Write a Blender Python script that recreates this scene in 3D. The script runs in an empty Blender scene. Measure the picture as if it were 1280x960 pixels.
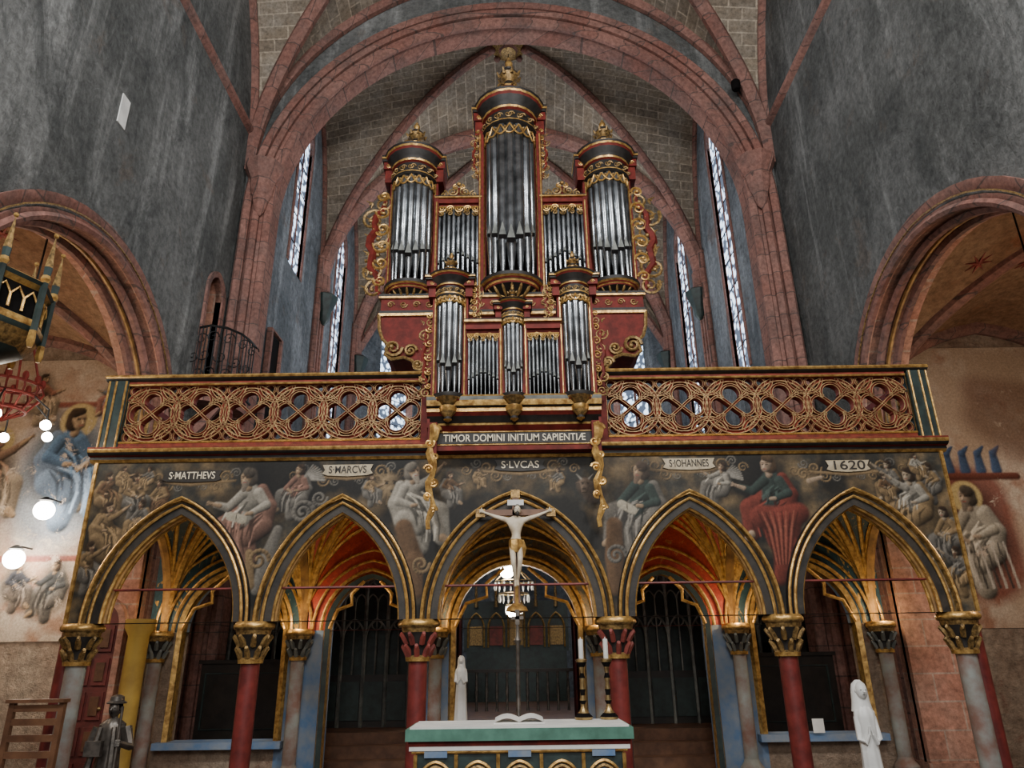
import bpy, math, random
import numpy as np
from mathutils import Vector, Matrix
from math import sin, cos, pi, sqrt, acos, atan2
random.seed(7)
R = random.random
SC = bpy.context.scene

# ------------------------------------------------------------------ materials
def nt(name):
    m = bpy.data.materials.new(name); m.use_nodes = True
    return m, m.node_tree, m.node_tree.nodes['Principled BSDF']
def rgba(c): return (c[0], c[1], c[2], 1)
def ramp(t, fac, stops):
    r = t.nodes.new('ShaderNodeValToRGB'); e = r.color_ramp.elements
    while len(e) < len(stops): e.new(.5)
    for i, (p, c) in enumerate(stops): e[i].position = p; e[i].color = rgba(c)
    t.links.new(fac, r.inputs[0]); return r.outputs[0]
def noise(t, vec, scale, detail=5, rough=.6, dist=0):
    n = t.nodes.new('ShaderNodeTexNoise'); n.inputs['Scale'].default_value = scale
    n.inputs['Detail'].default_value = detail; n.inputs['Roughness'].default_value = rough
    n.inputs['Distortion'].default_value = dist
    t.links.new(vec, n.inputs['Vector']); return n.outputs['Fac']
def coord(t, kind='Object', sc=(1, 1, 1)):
    c = t.nodes.new('ShaderNodeTexCoord'); mp = t.nodes.new('ShaderNodeMapping')
    mp.inputs['Scale'].default_value = sc
    t.links.new(c.outputs[kind], mp.inputs[0]); return mp.outputs[0]
def mixc(t, f, a, b, mode='MIX'):
    m = t.nodes.new('ShaderNodeMix'); m.data_type = 'RGBA'; m.blend_type = mode
    for s, v in ((m.inputs[0], f), (m.inputs[6], a), (m.inputs[7], b)):
        if isinstance(v, (int, float)): s.default_value = v
        elif isinstance(v, tuple): s.default_value = rgba(v)
        else: t.links.new(v, s)
    return m.outputs[2]
def bump(t, p, h, st, dist=.02):
    b = t.nodes.new('ShaderNodeBump'); b.inputs['Strength'].default_value = st
    b.inputs['Distance'].default_value = dist
    t.links.new(h, b.inputs['Height']); t.links.new(b.outputs[0], p.inputs['Normal'])
def mat(name, c1, c2=None, scale=6, rough=.6, metal=0, bmp=.2, lo=.35, hi=.65, emit=0, spec=None):
    m, t, p = nt(name)
    c2 = c2 or tuple(x * .65 for x in c1)
    v = coord(t); n = noise(t, v, scale)
    c = ramp(t, n, [(lo, c2), (hi, c1)])
    t.links.new(c, p.inputs['Base Color'])
    p.inputs['Roughness'].default_value = rough; p.inputs['Metallic'].default_value = metal
    if spec is not None: p.inputs['Specular IOR Level'].default_value = spec
    if bmp: bump(t, p, n, bmp)
    if emit:
        t.links.new(c, p.inputs['Emission Color']); p.inputs['Emission Strength'].default_value = emit
    return m
def brickmat(name, c1, c2, mortar, w, h, kind='Object', stain=(.1, .09, .08), stamt=.5, ms=.012):
    m, t, p = nt(name)
    if kind == 'UV':
        v = coord(t, 'UV')
    else:
        c = t.nodes.new('ShaderNodeTexCoord'); s = t.nodes.new('ShaderNodeSeparateXYZ')
        t.links.new(c.outputs['Object'], s.inputs[0])
        a = t.nodes.new('ShaderNodeMath'); t.links.new(s.outputs[0], a.inputs[0]); t.links.new(s.outputs[1], a.inputs[1])
        cb = t.nodes.new('ShaderNodeCombineXYZ'); t.links.new(a.outputs[0], cb.inputs[0]); t.links.new(s.outputs[2], cb.inputs[1])
        v = cb.outputs[0]
    b = t.nodes.new('ShaderNodeTexBrick'); t.links.new(v, b.inputs['Vector'])
    b.inputs['Color1'].default_value = rgba(c1); b.inputs['Color2'].default_value = rgba(c2)
    b.inputs['Mortar'].default_value = rgba(mortar); b.inputs['Scale'].default_value = 1
    b.inputs['Brick Width'].default_value = w; b.inputs['Row Height'].default_value = h
    b.inputs['Mortar Size'].default_value = ms; b.inputs['Mortar Smooth'].default_value = .3
    o = coord(t)
    n = noise(t, o, 1.7, 8, .65); f = ramp(t, n, [(.42, (0, 0, 0)), (.68, (stamt, stamt, stamt))])
    n2 = noise(t, o, 14, 6, .7); f2 = ramp(t, n2, [(.3, (.5, .5, .5)), (.7, (1.25, 1.25, 1.25))])
    c = mixc(t, f, b.outputs['Color'], stain); c = mixc(t, 1.0, c, f2, 'MULTIPLY')
    t.links.new(c, p.inputs['Base Color']); p.inputs['Roughness'].default_value = .85
    p.inputs['Specular IOR Level'].default_value = .25
    bump(t, p, n2, .35); return m
def plaster(name, a, b, light, warm, streak=.6, wamt=.6, darkst=None):
    m, t, p = nt(name); o = coord(t)
    base = ramp(t, noise(t, o, .55, 9, .65), [(.40, a), (.60, b)])
    st = noise(t, coord(t, 'Object', (1.6, 1.6, .16)), 1.1, 8, .66, .4)
    c = mixc(t, ramp(t, st, [(.52, (0, 0, 0)), (.68, (streak,) * 3)]), base, light)
    pt = noise(t, o, 1.3, 10, .7, .6)
    c = mixc(t, ramp(t, pt, [(.58, (0, 0, 0)), (.65, (wamt,) * 3)]), c, warm)
    if darkst:
        dk = noise(t, coord(t, 'Object', (.9, .9, .5)), .9, 10, .75, 1.2)
        c = mixc(t, ramp(t, dk, [(.50, (0, 0, 0)), (.62, (.7,) * 3)]), c, darkst)
    f = noise(t, o, 9, 8, .75)
    c = mixc(t, 1.0, c, ramp(t, f, [(.3, (.5, .5, .5)), (.7, (1.3, 1.3, 1.3))]), 'MULTIPLY')
    t.links.new(c, p.inputs['Base Color']); p.inputs['Roughness'].default_value = .9
    p.inputs['Specular IOR Level'].default_value = .2
    f3 = noise(t, o, 2.5, 9, .75)
    bump(t, p, f3, 1.0, .16); return m
def paintmat(name, stops, scale=3, dist=1.5, stretch=(1, 1, 1), fine=.5):
    m, t, p = nt(name); o = coord(t, 'Object', stretch)
    c = ramp(t, noise(t, o, scale, 7, .6, dist), stops)
    f = noise(t, coord(t), 30, 6, .8)
    c = mixc(t, 1.0, c, ramp(t, f, [(.32, (1 - fine,) * 3), (.68, (1.2,) * 3)]), 'MULTIPLY')
    t.links.new(c, p.inputs['Base Color']); p.inputs['Roughness'].default_value = .6
    return m
def artmat(name, rough=.6, worn=None, lo=.53, gain=1.25):
    m, t, p = nt(name)
    a = t.nodes.new('ShaderNodeAttribute'); a.attribute_name = 'paint'
    f = noise(t, coord(t), 26, 7, .8)
    c = mixc(t, 1.0, a.outputs['Color'], ramp(t, f, [(.32, (.5 * gain,) * 3), (.68, (gain,) * 3)]), 'MULTIPLY')
    if worn:
        g = noise(t, coord(t), 2.2, 9, .75, .5)
        c = mixc(t, ramp(t, g, [(lo, (0, 0, 0)), (lo + .07, (.85,) * 3)]), c, worn)
    t.links.new(c, p.inputs['Base Color']); p.inputs['Roughness'].default_value = rough
    p.inputs['Specular IOR Level'].default_value = .3
    return m

grey = plaster('grey_plaster', (.12, .125, .122), (.215, .22, .215), (.42, .43, .42), (.20, .155, .125), .7, .45, (.075, .08, .08))
greyC = plaster('choir_plaster', (.13, .15, .17), (.26, .285, .315), (.46, .50, .54), (.20, .14, .11), .7, .5, (.09, .10, .11))
aislep = plaster('aisle_plaster', (.40, .28, .20), (.55, .42, .31), (.65, .54, .42), (.33, .13, .08), .5)
freswall = plaster('frescoed_plaster', (.33, .23, .17), (.50, .40, .31), (.60, .52, .42), (.28, .11, .08), .4, .8)
aislevault = plaster('aisle_vault_plaster', (.30, .16, .09), (.46, .28, .17), (.50, .33, .21), (.34, .12, .06), .3)
red = brickmat('red_sandstone', (.235, .105, .082), (.30, .155, .125), (.12, .075, .065), .55, .42, stain=(.10, .08, .075), stamt=.6, ms=.012)
pink = brickmat('pink_ashlar', (.42, .19, .13), (.48, .245, .17), (.44, .31, .24), .6, .33, stain=(.38, .26, .2), stamt=.5, ms=.012)
vaultst = brickmat('vault_stone', (.27, .215, .155), (.18, .145, .11), (.40, .33, .25), .55, .27, 'UV', stain=(.34, .31, .265), stamt=.55, ms=.018)
flag = brickmat('floor_flags', (.28, .2, .15), (.22, .17, .13), (.1, .08, .07), .6, .6)
gold = mat('gilding', (.72, .45, .14), (.28, .145, .04), 16, .36, .6, .25)
gold2 = mat('old_gilding', (.42, .26, .09), (.10, .062, .025), 25, .45, .5, .4)
tgold = mat('tracery_gilding', (.56, .38, .17), (.22, .12, .05), 14, .5, .25, .2)
ochre = mat('ochre_stone', (.46, .26, .08), (.19, .10, .035), 7, .6, .1, .2)
redp = mat('case_red', (.17, .022, .016), (.085, .012, .009), 9, .6, 0, .1, spec=.2)
redor = mat('tracery_red', (.24, .045, .028), (.11, .022, .015), 9, .6, 0, .1, spec=.2)
redcol = mat('column_red', (.21, .035, .03), (.10, .02, .018), 5, .45, 0, .2, spec=.3)
greycol = mat('column_grey', (.27, .29, .27), (.20, .11, .085), 4, .6, 0, .3)
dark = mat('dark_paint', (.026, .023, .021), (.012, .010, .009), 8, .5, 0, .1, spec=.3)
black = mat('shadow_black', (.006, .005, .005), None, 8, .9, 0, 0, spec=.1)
tin = mat('tin_pipe', (.33, .35, .37), (.12, .128, .135), 5, .25, .93, .03)
dkgreen = mat('dark_green_paint', (.025, .045, .042), (.012, .020, .018), 8, .5, 0, .1)
wood = mat('oak_wood', (.17, .08, .04), (.08, .035, .018), 5, .5, 0, .2)
dwood = mat('dark_oak', (.025, .018, .014), (.010, .008, .006), 6, .45, 0, .2)
stallgrey = mat('stall_tracery', (.20, .21, .19), (.08, .085, .078), 6, .5, .2, .2)
bluep = mat('blue_paint', (.09, .18, .34), (.24, .27, .30), 4, .6, 0, .2)
bluev = paintmat('blue_vault_flames', [(.40, (.012, .045, .065)), (.59, (.018, .07, .095)), (.63, (.50, .29, .06)), (.72, (.60, .36, .09))], 7, 2.2, (1, 1, .5))
redv = paintmat('red_vault_paint', [(.35, (.34, .028, .014)), (.62, (.48, .055, .022)), (.67, (.55, .30, .10)), (.72, (.42, .045, .02))], 6, 1.5)
ochv = paintmat('ochre_vault_paint', [(.35, (.045, .05, .045)), (.52, (.18, .115, .05)), (.62, (.03, .08, .10)), (.72, (.5, .31, .10))], 6, 1.5)
panel = paintmat('screen_painting_ground', [(.30, (.010, .010, .010)), (.6, (.05, .04, .03))], 3.2, 1)
p_red = mat('painted_red', (.28, .055, .04), (.12, .025, .02), 9, .6, 0, .1)
p_blue = mat('painted_blue', (.10, .17, .26), (.05, .085, .14), 9, .6, 0, .1)
p_dark = mat('painted_dark', (.03, .024, .018), (.012, .010, .008), 10, .6, 0, .1)
p_cream = mat('cartouche_cream', (.48, .40, .27), (.32, .26, .17), 12, .6, 0, .1)
white = mat('white_marble', (.78, .78, .75), (.60, .60, .58), 4, .4, 0, .1)
cloth = mat('altar_cloth', (.76, .75, .70), (.58, .58, .56), 4, .8, 0, .1)
green = mat('green_slab', (.09, .23, .17), (.05, .14, .10), 6, .5, 0, .1)
bronze = mat('dark_bronze', (.15, .13, .11), (.045, .04, .036), 10, .4, .6, .2)
iron = mat('wrought_iron', (.02, .02, .02), None, 8, .5, .5, 0)
brass = mat('brass', (.5, .36, .16), (.2, .13, .06), 12, .35, .8, .1)
redthr = mat('red_curtain', (.10, .012, .012), (.035, .006, .006), 5, .8, 0, .2)
ivory = mat('ivory_body', (.70, .62, .48), (.46, .37, .25), 9, .5, 0, .1)
lettr = mat('cream_letters', (.78, .70, .52), (.65, .55, .4), 12, .6, 0, 0)
yel = mat('yellow_column_paint', (.50, .33, .07), (.34, .21, .05), 3, .6, 0, .2)
doorred = mat('red_door', (.17, .035, .028), (.08, .02, .017), 6, .6, 0, .2)
glow = mat('lamp_glow', (1, .93, .8), (1, .93, .8), 1, .5, 0, 0, emit=60)
def glassmat():
    m, t, p = nt('leaded_window_glass')
    v = t.nodes.new('ShaderNodeTexVoronoi'); v.inputs['Scale'].default_value = 6
    t.links.new(coord(t), v.inputs['Vector'])
    c = ramp(t, v.outputs['Distance'], [(.0, (.9, .95, 1)), (.42, (.50, .66, .88)), (.56, (.03, .04, .06))])
    t.links.new(c, p.inputs['Emission Color']); p.inputs['Emission Strength'].default_value = 3.8
    p.inputs['Base Color'].default_value = (.1, .12, .15, 1); return m
glass = glassmat()

# ------------------------------------------------------------------ builder
class B:
    def __init__(s): s.v = []; s.f = []; s.m = []; s.mats = []; s.uv = []; s.M = Matrix()
    def mi(s, m):
        if m not in s.mats: s.mats.append(m)
        return s.mats.index(m)
    def add(s, vs, fs, m, uvs=None):
        o = len(s.v); s.v += [s.M @ Vector(v) for v in vs]
        for k, f in enumerate(fs):
            s.f.append([i + o for i in f])
            s.m.append(s.mi(m[k] if isinstance(m, list) else m))
            s.uv.append(uvs[k] if uvs else None)
    def box(s, x0, x1, y0, y1, z0, z1, m):
        s.add([(x0, y0, z0), (x1, y0, z0), (x1, y1, z0), (x0, y1, z0), (x0, y0, z1), (x1, y0, z1), (x1, y1, z1), (x0, y1, z1)],
              [(0, 3, 2, 1), (4, 5, 6, 7), (0, 1, 5, 4), (1, 2, 6, 5), (2, 3, 7, 6), (3, 0, 4, 7)], m)
    def lathe(s, c, prof, m, n=16, sx=1, sy=1, fold=0, nf=7):
        vs = []; fs = []; ms = []
        for j, (r, z) in enumerate(prof):
            for i in range(n):
                a = 2 * pi * i / n; rr = r * (1 + fold * sin(nf * a + z * 3))
                vs.append((c[0] + rr * cos(a) * sx, c[1] + rr * sin(a) * sy, c[2] + z))
        for j in range(len(prof) - 1):
            for i in range(n):
                k = (i + 1) % n
                fs.append((j * n + i, j * n + k, (j + 1) * n + k, (j + 1) * n + i)); ms.append(m[j] if isinstance(m, list) else m)
        fs.append(tuple(range(n - 1, -1, -1))); ms.append(ms[0])
        fs.append(tuple((len(prof) - 1) * n + i for i in range(n))); ms.append(ms[-2])
        s.add(vs, fs, ms)
    def sweep(s, path, r, m, n=6, closed=False):
        P = [Vector(p) for p in path]; N = len(P)
        rr = r if isinstance(r, (list, tuple)) else [r] * N
        vs = []; nrm = None
        for i in range(N):
            if closed: T = P[(i + 1) % N] - P[i - 1]
            else: T = P[min(i + 1, N - 1)] - P[max(i - 1, 0)]
            if T.length < 1e-9: T = Vector((0, 0, 1))
            T.normalize()
            if nrm is None:
                nrm = T.cross(Vector((0, 1, 0)))
                if nrm.length < .1: nrm = T.cross(Vector((1, 0, 0)))
            nrm = nrm - T * nrm.dot(T)
            if nrm.length < 1e-6: nrm = T.orthogonal()
            nrm.normalize(); bn = T.cross(nrm)
            for k in range(n):
                a = 2 * pi * k / n + pi / n
                vs.append(P[i] + (nrm * cos(a) + bn * sin(a)) * rr[i])
        fs = []
        for i in range(N if closed else N - 1):
            j = (i + 1) % N
            for k in range(n):
                l = (k + 1) % n; fs.append((i * n + k, i * n + l, j * n + l, j * n + k))
        if not closed:
            fs.append(tuple(range(n - 1, -1, -1))); fs.append(tuple((N - 1) * n + k for k in range(n)))
        s.add(vs, fs, m)
    def prof(s, path, pr, bn, m):
        P = [Vector(p) for p in path]; bn = Vector(bn).normalized(); n = len(pr); vs = []; fs = []; ms = []
        for i in range(len(P)):
            T = (P[min(i + 1, len(P) - 1)] - P[max(i - 1, 0)]).normalized(); N = T.cross(bn).normalized()
            vs += [P[i] + N * u + bn * w for u, w in pr]
        for i in range(len(P) - 1):
            for k in range(n):
                l = (k + 1) % n; fs.append((i * n + k, i * n + l, (i + 1) * n + l, (i + 1) * n + k)); ms.append(m[k] if isinstance(m, list) else m)
        s.add(vs, fs, ms)
    def poly(s, pts, y0, y1, m):
        n = len(pts)
        vs = [(x, y0, z) for x, z in pts] + [(x, y1, z) for x, z in pts]
        fs = [tuple(range(n)), tuple(range(2 * n - 1, n - 1, -1))] + [(i, (i + 1) % n, n + (i + 1) % n, n + i) for i in range(n)]
        s.add(vs, fs, m)
    def ball(s, c, r, m, n=12, sx=1, sy=1, sz=1):
        pr = [(r * sin(pi * i / 8) + 1e-4, -r * sz * cos(pi * i / 8)) for i in range(9)]
        s.lathe(c, pr, m, n, sx, sy)
    def obj(s, name, smooth=True, parent=None):
        me = bpy.data.meshes.new(name); me.from_pydata([tuple(v) for v in s.v], [], s.f); 
        for m in s.mats: me.materials.append(m)
        me.polygons.foreach_set('material_index', s.m)
        if any(u for u in s.uv):
            L = me.uv_layers.new(name='UVMap').data
            for p, u in zip(me.polygons, s.uv):
                if u:
                    for li, q in zip(p.loop_indices, u): L[li].uv = q
        me.update()
        if smooth:
            me.shade_smooth(); me.set_sharp_from_angle(angle=.7)
        o = bpy.data.objects.new(name, me); SC.collection.objects.link(o)
        if parent: o.parent = parent
        return o

def arc(xc, a, r, z0, off=0, n=14):
    r = max(r, a * 1.0001); Rr = (a * a + r * r) / (2 * a); c = Rr - a; R2 = Rr + off
    fm = acos(min(1, c / R2)); right = [(xc - c + R2 * cos(fm * i / n), z0 + R2 * sin(fm * i / n)) for i in range(n + 1)]
    left = [(2 * xc - x, z) for x, z in right]
    return left + right[::-1][1:]
def wall(b, x0, x1, zb, zt, y0, y1, ops, m, ms=None):
    """wall in local xz with pointed openings (xc,a,rise,zspring,zsill)"""
    ms = ms or m; ops = sorted(ops); cur = x0
    def Q(pts, mm):
        b.add([(p[0], y0, p[1]) for p in pts] + [(p[0], y1, p[1]) for p in pts], [(0, 1, 2, 3), (7, 6, 5, 4)], mm)
    for (xc, a, r, zs, sill) in ops + [(None,) * 5]:
        nx = x1 if xc is None else xc - a
        if nx > cur + 1e-5: Q([(cur, zb), (nx, zb), (nx, zt), (cur, zt)], m)
        if xc is None: break
        P = arc(xc, a, r, zs)
        for p, q in zip(P, P[1:]):
            Q([p, q, (q[0], zt), (p[0], zt)], m)
            b.add([(p[0], y0, p[1]), (q[0], y0, q[1]), (q[0], y1, q[1]), (p[0], y1, p[1])], [(0, 1, 2, 3)], ms)
        for sx in (-a, a):
            x = xc + sx; b.add([(x, y0, max(sill, zb)), (x, y1, max(sill, zb)), (x, y1, zs), (x, y0, zs)], [(0, 1, 2, 3)], ms)
        if sill > zb:
            Q([(xc - a, zb), (xc + a, zb), (xc + a, sill), (xc - a, sill)], m)
            b.add([(xc - a, y0, sill), (xc + a, y0, sill), (xc + a, y1, sill), (xc - a, y1, sill)], [(0, 1, 2, 3)], ms)
        cur = xc + a
    b.add([(x0, y0, zb), (x0, y1, zb), (x0, y1, zt), (x0, y0, zt), (x1, y0, zb), (x1, y1, zb), (x1, y1, zt), (x1, y0, zt)],
          [(0, 1, 2, 3), (4, 5, 6, 7), (3, 2, 6, 7), (0, 1, 5, 4)], m)
def hp(t, k=1.15):
    t = abs(t); Rr = (1 + k * k) / 2; v = Rr * Rr - (t + Rr - 1) ** 2
    return sqrt(max(v, 0)) / k
def vz(u, v, z0, rise, dome): return z0 + rise * max(hp(u), hp(v)) + dome * (1 - u * u) * (1 - v * v)
def groin(b, x0, x1, y0, y1, z0, rise, m, dome=0, n=20):
    def g(i): return -cos(pi * i / n)
    cx, cy, ax, ay = (x0 + x1) / 2, (y0 + y1) / 2, (x1 - x0) / 2, (y1 - y0) / 2
    S = [0]
    for i in range(n): S.append(S[-1] + sqrt(((g(i + 1) - g(i)) * ax) ** 2 + (rise * (hp(g(i + 1)) - hp(g(i)))) ** 2))
    vs = [(cx + g(i) * ax, cy + g(j) * ay, vz(g(i), g(j), z0, rise, dome)) for j in range(n + 1) for i in range(n + 1)]
    fs = []; uvs = []
    for j in range(n):
        for i in range(n):
            for tri in (((i, j), (i + 1, j), (i + 1, j + 1)), ((i, j), (i + 1, j + 1), (i, j + 1))) if (i < n / 2) == (j < n / 2) else (((i, j), (i + 1, j), (i, j + 1)), ((i + 1, j), (i + 1, j + 1), (i, j + 1))):
                fs.append(tuple(q * (n + 1) + p for p, q in tri))
                mu = sum(abs(g(p)) for p, q in tri); mv = sum(abs(g(q)) for p, q in tri)
                if mu < mv: uvs.append([(cy + g(q) * ay, S[p]) for p, q in tri])
                else: uvs.append([(cx + g(p) * ax, S[q]) for p, q in tri])
    b.add(vs, fs, m, uvs)
def vrib(b, x0, x1, y0, y1, z0, rise, dome, ua, ub, r, m, n=20, drop=0, nn=8):
    cx, cy, ax, ay = (x0 + x1) / 2, (y0 + y1) / 2, (x1 - x0) / 2, (y1 - y0) / 2; P = []
    for i in range(n + 1):
        t = .5 - .5 * cos(pi * i / n); u = ua[0] + (ub[0] - ua[0]) * t; v = ua[1] + (ub[1] - ua[1]) * t
        P.append((cx + u * ax, cy + v * ay, vz(u, v, z0, rise, dome) - drop))
    b.sweep(P, r, m, nn)
def spiral(b, cx, y, cz, s, a0, turns, m, r=.02, sg=1, n=18):
    P = []; rr = []
    for i in range(n):
        t = i / (n - 1); a = a0 + sg * turns * 2 * pi * t; q = s * (1 - .8 * t)
        P.append((cx + q * cos(a), y, cz + q * sin(a))); rr.append(r * (1 - .45 * t))
    b.sweep(P, rr, m, 5); b.ball(P[-1], r * 1.3, m, 6)
def text(s, loc, width, m, parent, h=None, rot=(pi / 2, 0, 0)):
    c = bpy.data.curves.new('lettering', 'FONT'); c.body = s; c.align_x = 'CENTER'; c.align_y = 'CENTER'; c.size = 1; c.extrude = .002; c.offset = .006
    o = bpy.data.objects.new('lettering', c); SC.collection.objects.link(o); c.materials.append(m)
    bpy.context.view_layer.update(); w = o.dimensions.x; hh = o.dimensions.y
    k = width / w; o.scale = (k, (h / hh) if h else k, 1); o.location = loc; o.rotation_euler = rot; o.parent = parent
    return o

# ------------------------------------------------------------------ mural painter (vertex-colour painted panels)
class Canvas:
    def __init__(s, x0, x1, z0, z1, res, seed=1):
        s.x0, s.z0, s.res = x0, z0, res; s.w = int((x1 - x0) / res) + 1; s.h = int((z1 - z0) / res) + 1
        s.X, s.Z = np.meshgrid(x0 + np.arange(s.w) * res, z0 + np.arange(s.h) * res)
        s.C = np.zeros((s.h, s.w, 3)); s.rng = np.random.RandomState(seed); s.rr = random.Random(seed)
    def fbm(s, size, octs=4):
        out = np.zeros((s.h, s.w)); amp = 1; tot = 0
        for o in range(octs):
            g = s.rng.rand(int((s.h * s.res) / size) + 3, int((s.w * s.res) / size) + 3)
            fx = (s.X - s.x0) / size; fz = (s.Z - s.z0) / size; ix = fx.astype(int); iz = fz.astype(int)
            tx = fx - ix; tz = fz - iz; tx = tx * tx * (3 - 2 * tx); tz = tz * tz * (3 - 2 * tz)
            out += amp * ((g[iz, ix] * (1 - tx) + g[iz, ix + 1] * tx) * (1 - tz) + (g[iz + 1, ix] * (1 - tx) + g[iz + 1, ix + 1] * tx) * tz)
            tot += amp; amp *= .55; size /= 2
        return out / tot
    def cap(s, p, q, r0, r1, col, sh=.7, soft=.25, al=1.0):
        m = max(r0, r1) * 1.3 + s.res
        i0 = max(0, int((min(p[0], q[0]) - m - s.x0) / s.res)); i1 = min(s.w, int((max(p[0], q[0]) + m - s.x0) / s.res) + 2)
        j0 = max(0, int((min(p[1], q[1]) - m - s.z0) / s.res)); j1 = min(s.h, int((max(p[1], q[1]) + m - s.z0) / s.res) + 2)
        if i1 <= i0 or j1 <= j0: return
        X = s.X[j0:j1, i0:i1]; Z = s.Z[j0:j1, i0:i1]; dx, dz = q[0] - p[0], q[1] - p[1]; L = dx * dx + dz * dz + 1e-9
        t = np.clip(((X - p[0]) * dx + (Z - p[1]) * dz) / L, 0, 1); ox = X - p[0] - t * dx; oz = Z - p[1] - t * dz
        r = r0 + (r1 - r0) * t; d = np.sqrt(ox * ox + oz * oz)
        k = np.clip((r - d) / (r * soft + s.res * .5) + .5, 0, 1) * al
        lam = np.clip((-.55 * ox + .75 * oz) / (r + 1e-6), -1, 1)
        f = (1 - sh * .5) + sh * .65 * lam
        c = np.clip(np.array(col)[None, None] * f[..., None], 0, 1)
        s.C[j0:j1, i0:i1] = s.C[j0:j1, i0:i1] * (1 - k[..., None]) + c * k[..., None]
    def stroke(s, pts, col, sh=.7, soft=.25, al=1.0):
        for a, b_ in zip(pts, pts[1:]): s.cap((a[0], a[1]), (b_[0], b_[1]), a[2], b_[2], col, sh, soft, al)
    def volute(s, cx, cz, r, sg, col, w=.12, turns=1.6, a0=0):
        P = []
        for i in range(26):
            t = i / 25; a = a0 + sg * turns * 2 * pi * t; q = r * (1 - .85 * t); P.append((cx + q * cos(a), cz + q * sin(a), r * w * (1 - .4 * t)))
        s.stroke(P, col, .9)
    def figure(s, cx, cz, k, sg, robe, cloak, rot=0, arm=0, hair=(.06, .035, .02), beard=False, wings=False, skin=(.44, .30, .18), book=False, halo=None):
        cr, sr = cos(rot), sin(rot); rr = s.rr
        def T(pts): return [(cx + sg * k * (x * cr - z * sr), cz + k * (x * sr + z * cr), r * k) for x, z, r in pts]
        S = lambda pts, col, sh=.9, soft=.2, al=1: s.stroke(T(pts), col, sh, soft, al)
        S([(-.05, .35, .3), (0, -.2, .42), (.25, -.5, .35)], (.006, .006, .006), 0, .9, .7)
        if wings:
            for i in range(9):
                a = 1.9 + .13 * i; S([(-.12, .22, .05), (-.12 + .62 * cos(a), .22 + .55 * sin(a) - .1, .03)], tuple(c * (.6 + .06 * i) for c in (.34, .31, .26)))
        if halo: S([(.04, .47, .24), (.041, .47, .24)], halo, .2, .1)
        S([(-.02, -.15, .2), (.12, -.45, .19), (.05, -.85, .15)], cloak); S([(.05, -.12, .2), (.42, -.28, .17), (.45, -.72, .13)], cloak)
        S([(.45, -.72, .07), (.55, -.8, .05)], skin)
        S([(0, -.15, .2), (-.02, .1, .2), (0, .2, .17)], robe)
        S([(-.2, .25, .09), (-.3, -.05, .13), (-.18, -.35, .17), (.05, -.5, .15)], cloak)
        lt = lambda c, f: tuple(min(1, v * f) for v in c)
        for i in range(13):
            x0 = -.22 + .4 * rr.random(); z0 = .15 - .4 * rr.random(); x1 = x0 + .1 + .25 * rr.random(); z1 = z0 - .25 - .2 * rr.random()
            base = cloak if z0 < -.02 else robe
            S([(x0, z0, .008), ((x0 + x1) / 2 + .05, (z0 + z1) / 2 + .06, .024), (x1, z1, .01)], lt(base, 1.7) if i % 2 else lt(base, .22), .3, .6, .9)
        for i in range(5):
            x0 = .1 + .07 * i; S([(x0, -.25, .01), (x0 + .04, -.5, .02), (x0, -.75, .01)], lt(cloak, 1.6) if i % 2 else lt(cloak, .22), .3, .6, .85)
        E = ((.35, .02), (.3, .3), (.32, -.08))[arm]; H_ = ((.62, .12), (.55, .52), (.2, -.16))[arm]
        S([(.12, .2, .085), E + (.07,), (E[0] * .3 + H_[0] * .7, E[1] * .3 + H_[1] * .7, .055)], robe)
        S([(E[0] * .5 + H_[0] * .5, E[1] * .5 + H_[1] * .5, .04), H_ + (.028,)], skin)
        for i in range(4):
            a = atan2(H_[1] - E[1], H_[0] - E[0]) - .45 + .3 * i; S([H_ + (.014,), (H_[0] + .075 * cos(a), H_[1] + .075 * sin(a), .008)], skin)
        S([(-.14, .2, .085), (-.26, -.02, .075), (-.02, -.12, .05)], lt(robe, 1.15)); S([(-.02, -.12, .035), (.05, -.12, .03)], skin)
        if book:
            S([(.12, -.2, .07), (.32, -.12, .07)], (.45, .40, .30), .3, .1); S([(.22, -.23, .006), (.22, -.08, .006)], (.05, .04, .03), 0)
        S([(.02, .3, .06), (.03, .38, .055)], skin)
        S([(0, .50, .13), (-.03, .42, .10)], hair); S([(.05, .49, .095), (.065, .42, .075)], skin, .9)
        if beard: S([(.07, .38, .06), (.1, .28, .035)], lt(hair, 2.2), .6); S([(.0, .55, .09), (.03, .57, .08)], hair)
        else: S([(-.02, .58, .07), (.07, .60, .05)], hair)
        for dx in (.04, .105): S([(dx - .012, .485, .012), (dx + .012, .485, .012)], (.03, .02, .015), 0); S([(dx - .02, .51, .007), (dx + .02, .512, .007)], (.08, .05, .03), 0)
        S([(.085, .48, .009), (.098, .44, .013)], lt(skin, 1.4), .3); S([(.06, .40, .008), (.105, .402, .008)], (.25, .08, .06), 0)
    def beast(s, cx, cz, k, sg, col, mane=True):
        T = lambda x, z: (cx + sg * k * x, cz + k * z)
        s.cap(T(-.3, -.3), T(0, 0), .35 * k, .3 * k, tuple(c * .55 for c in col))
        if mane:
            for i in range(30):
                a = 2 * pi * i / 30; q = .3 + .07 * (i % 3)
                s.cap(T(.12 * cos(a), .12 * sin(a)), T(q * cos(a) - .03, q * sin(a) - .02), .05 * k, .015 * k, tuple(c * (.5 + .25 * (i % 3)) for c in col))
        else:
            for q in (-1, 1): s.cap(T(.1 * q, .2), T(.28 * q, .4), .04 * k, .012 * k, (.4, .36, .3)); s.cap(T(.15 * q, .12), T(.3 * q, .1), .05 * k, .02 * k, col)
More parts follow.
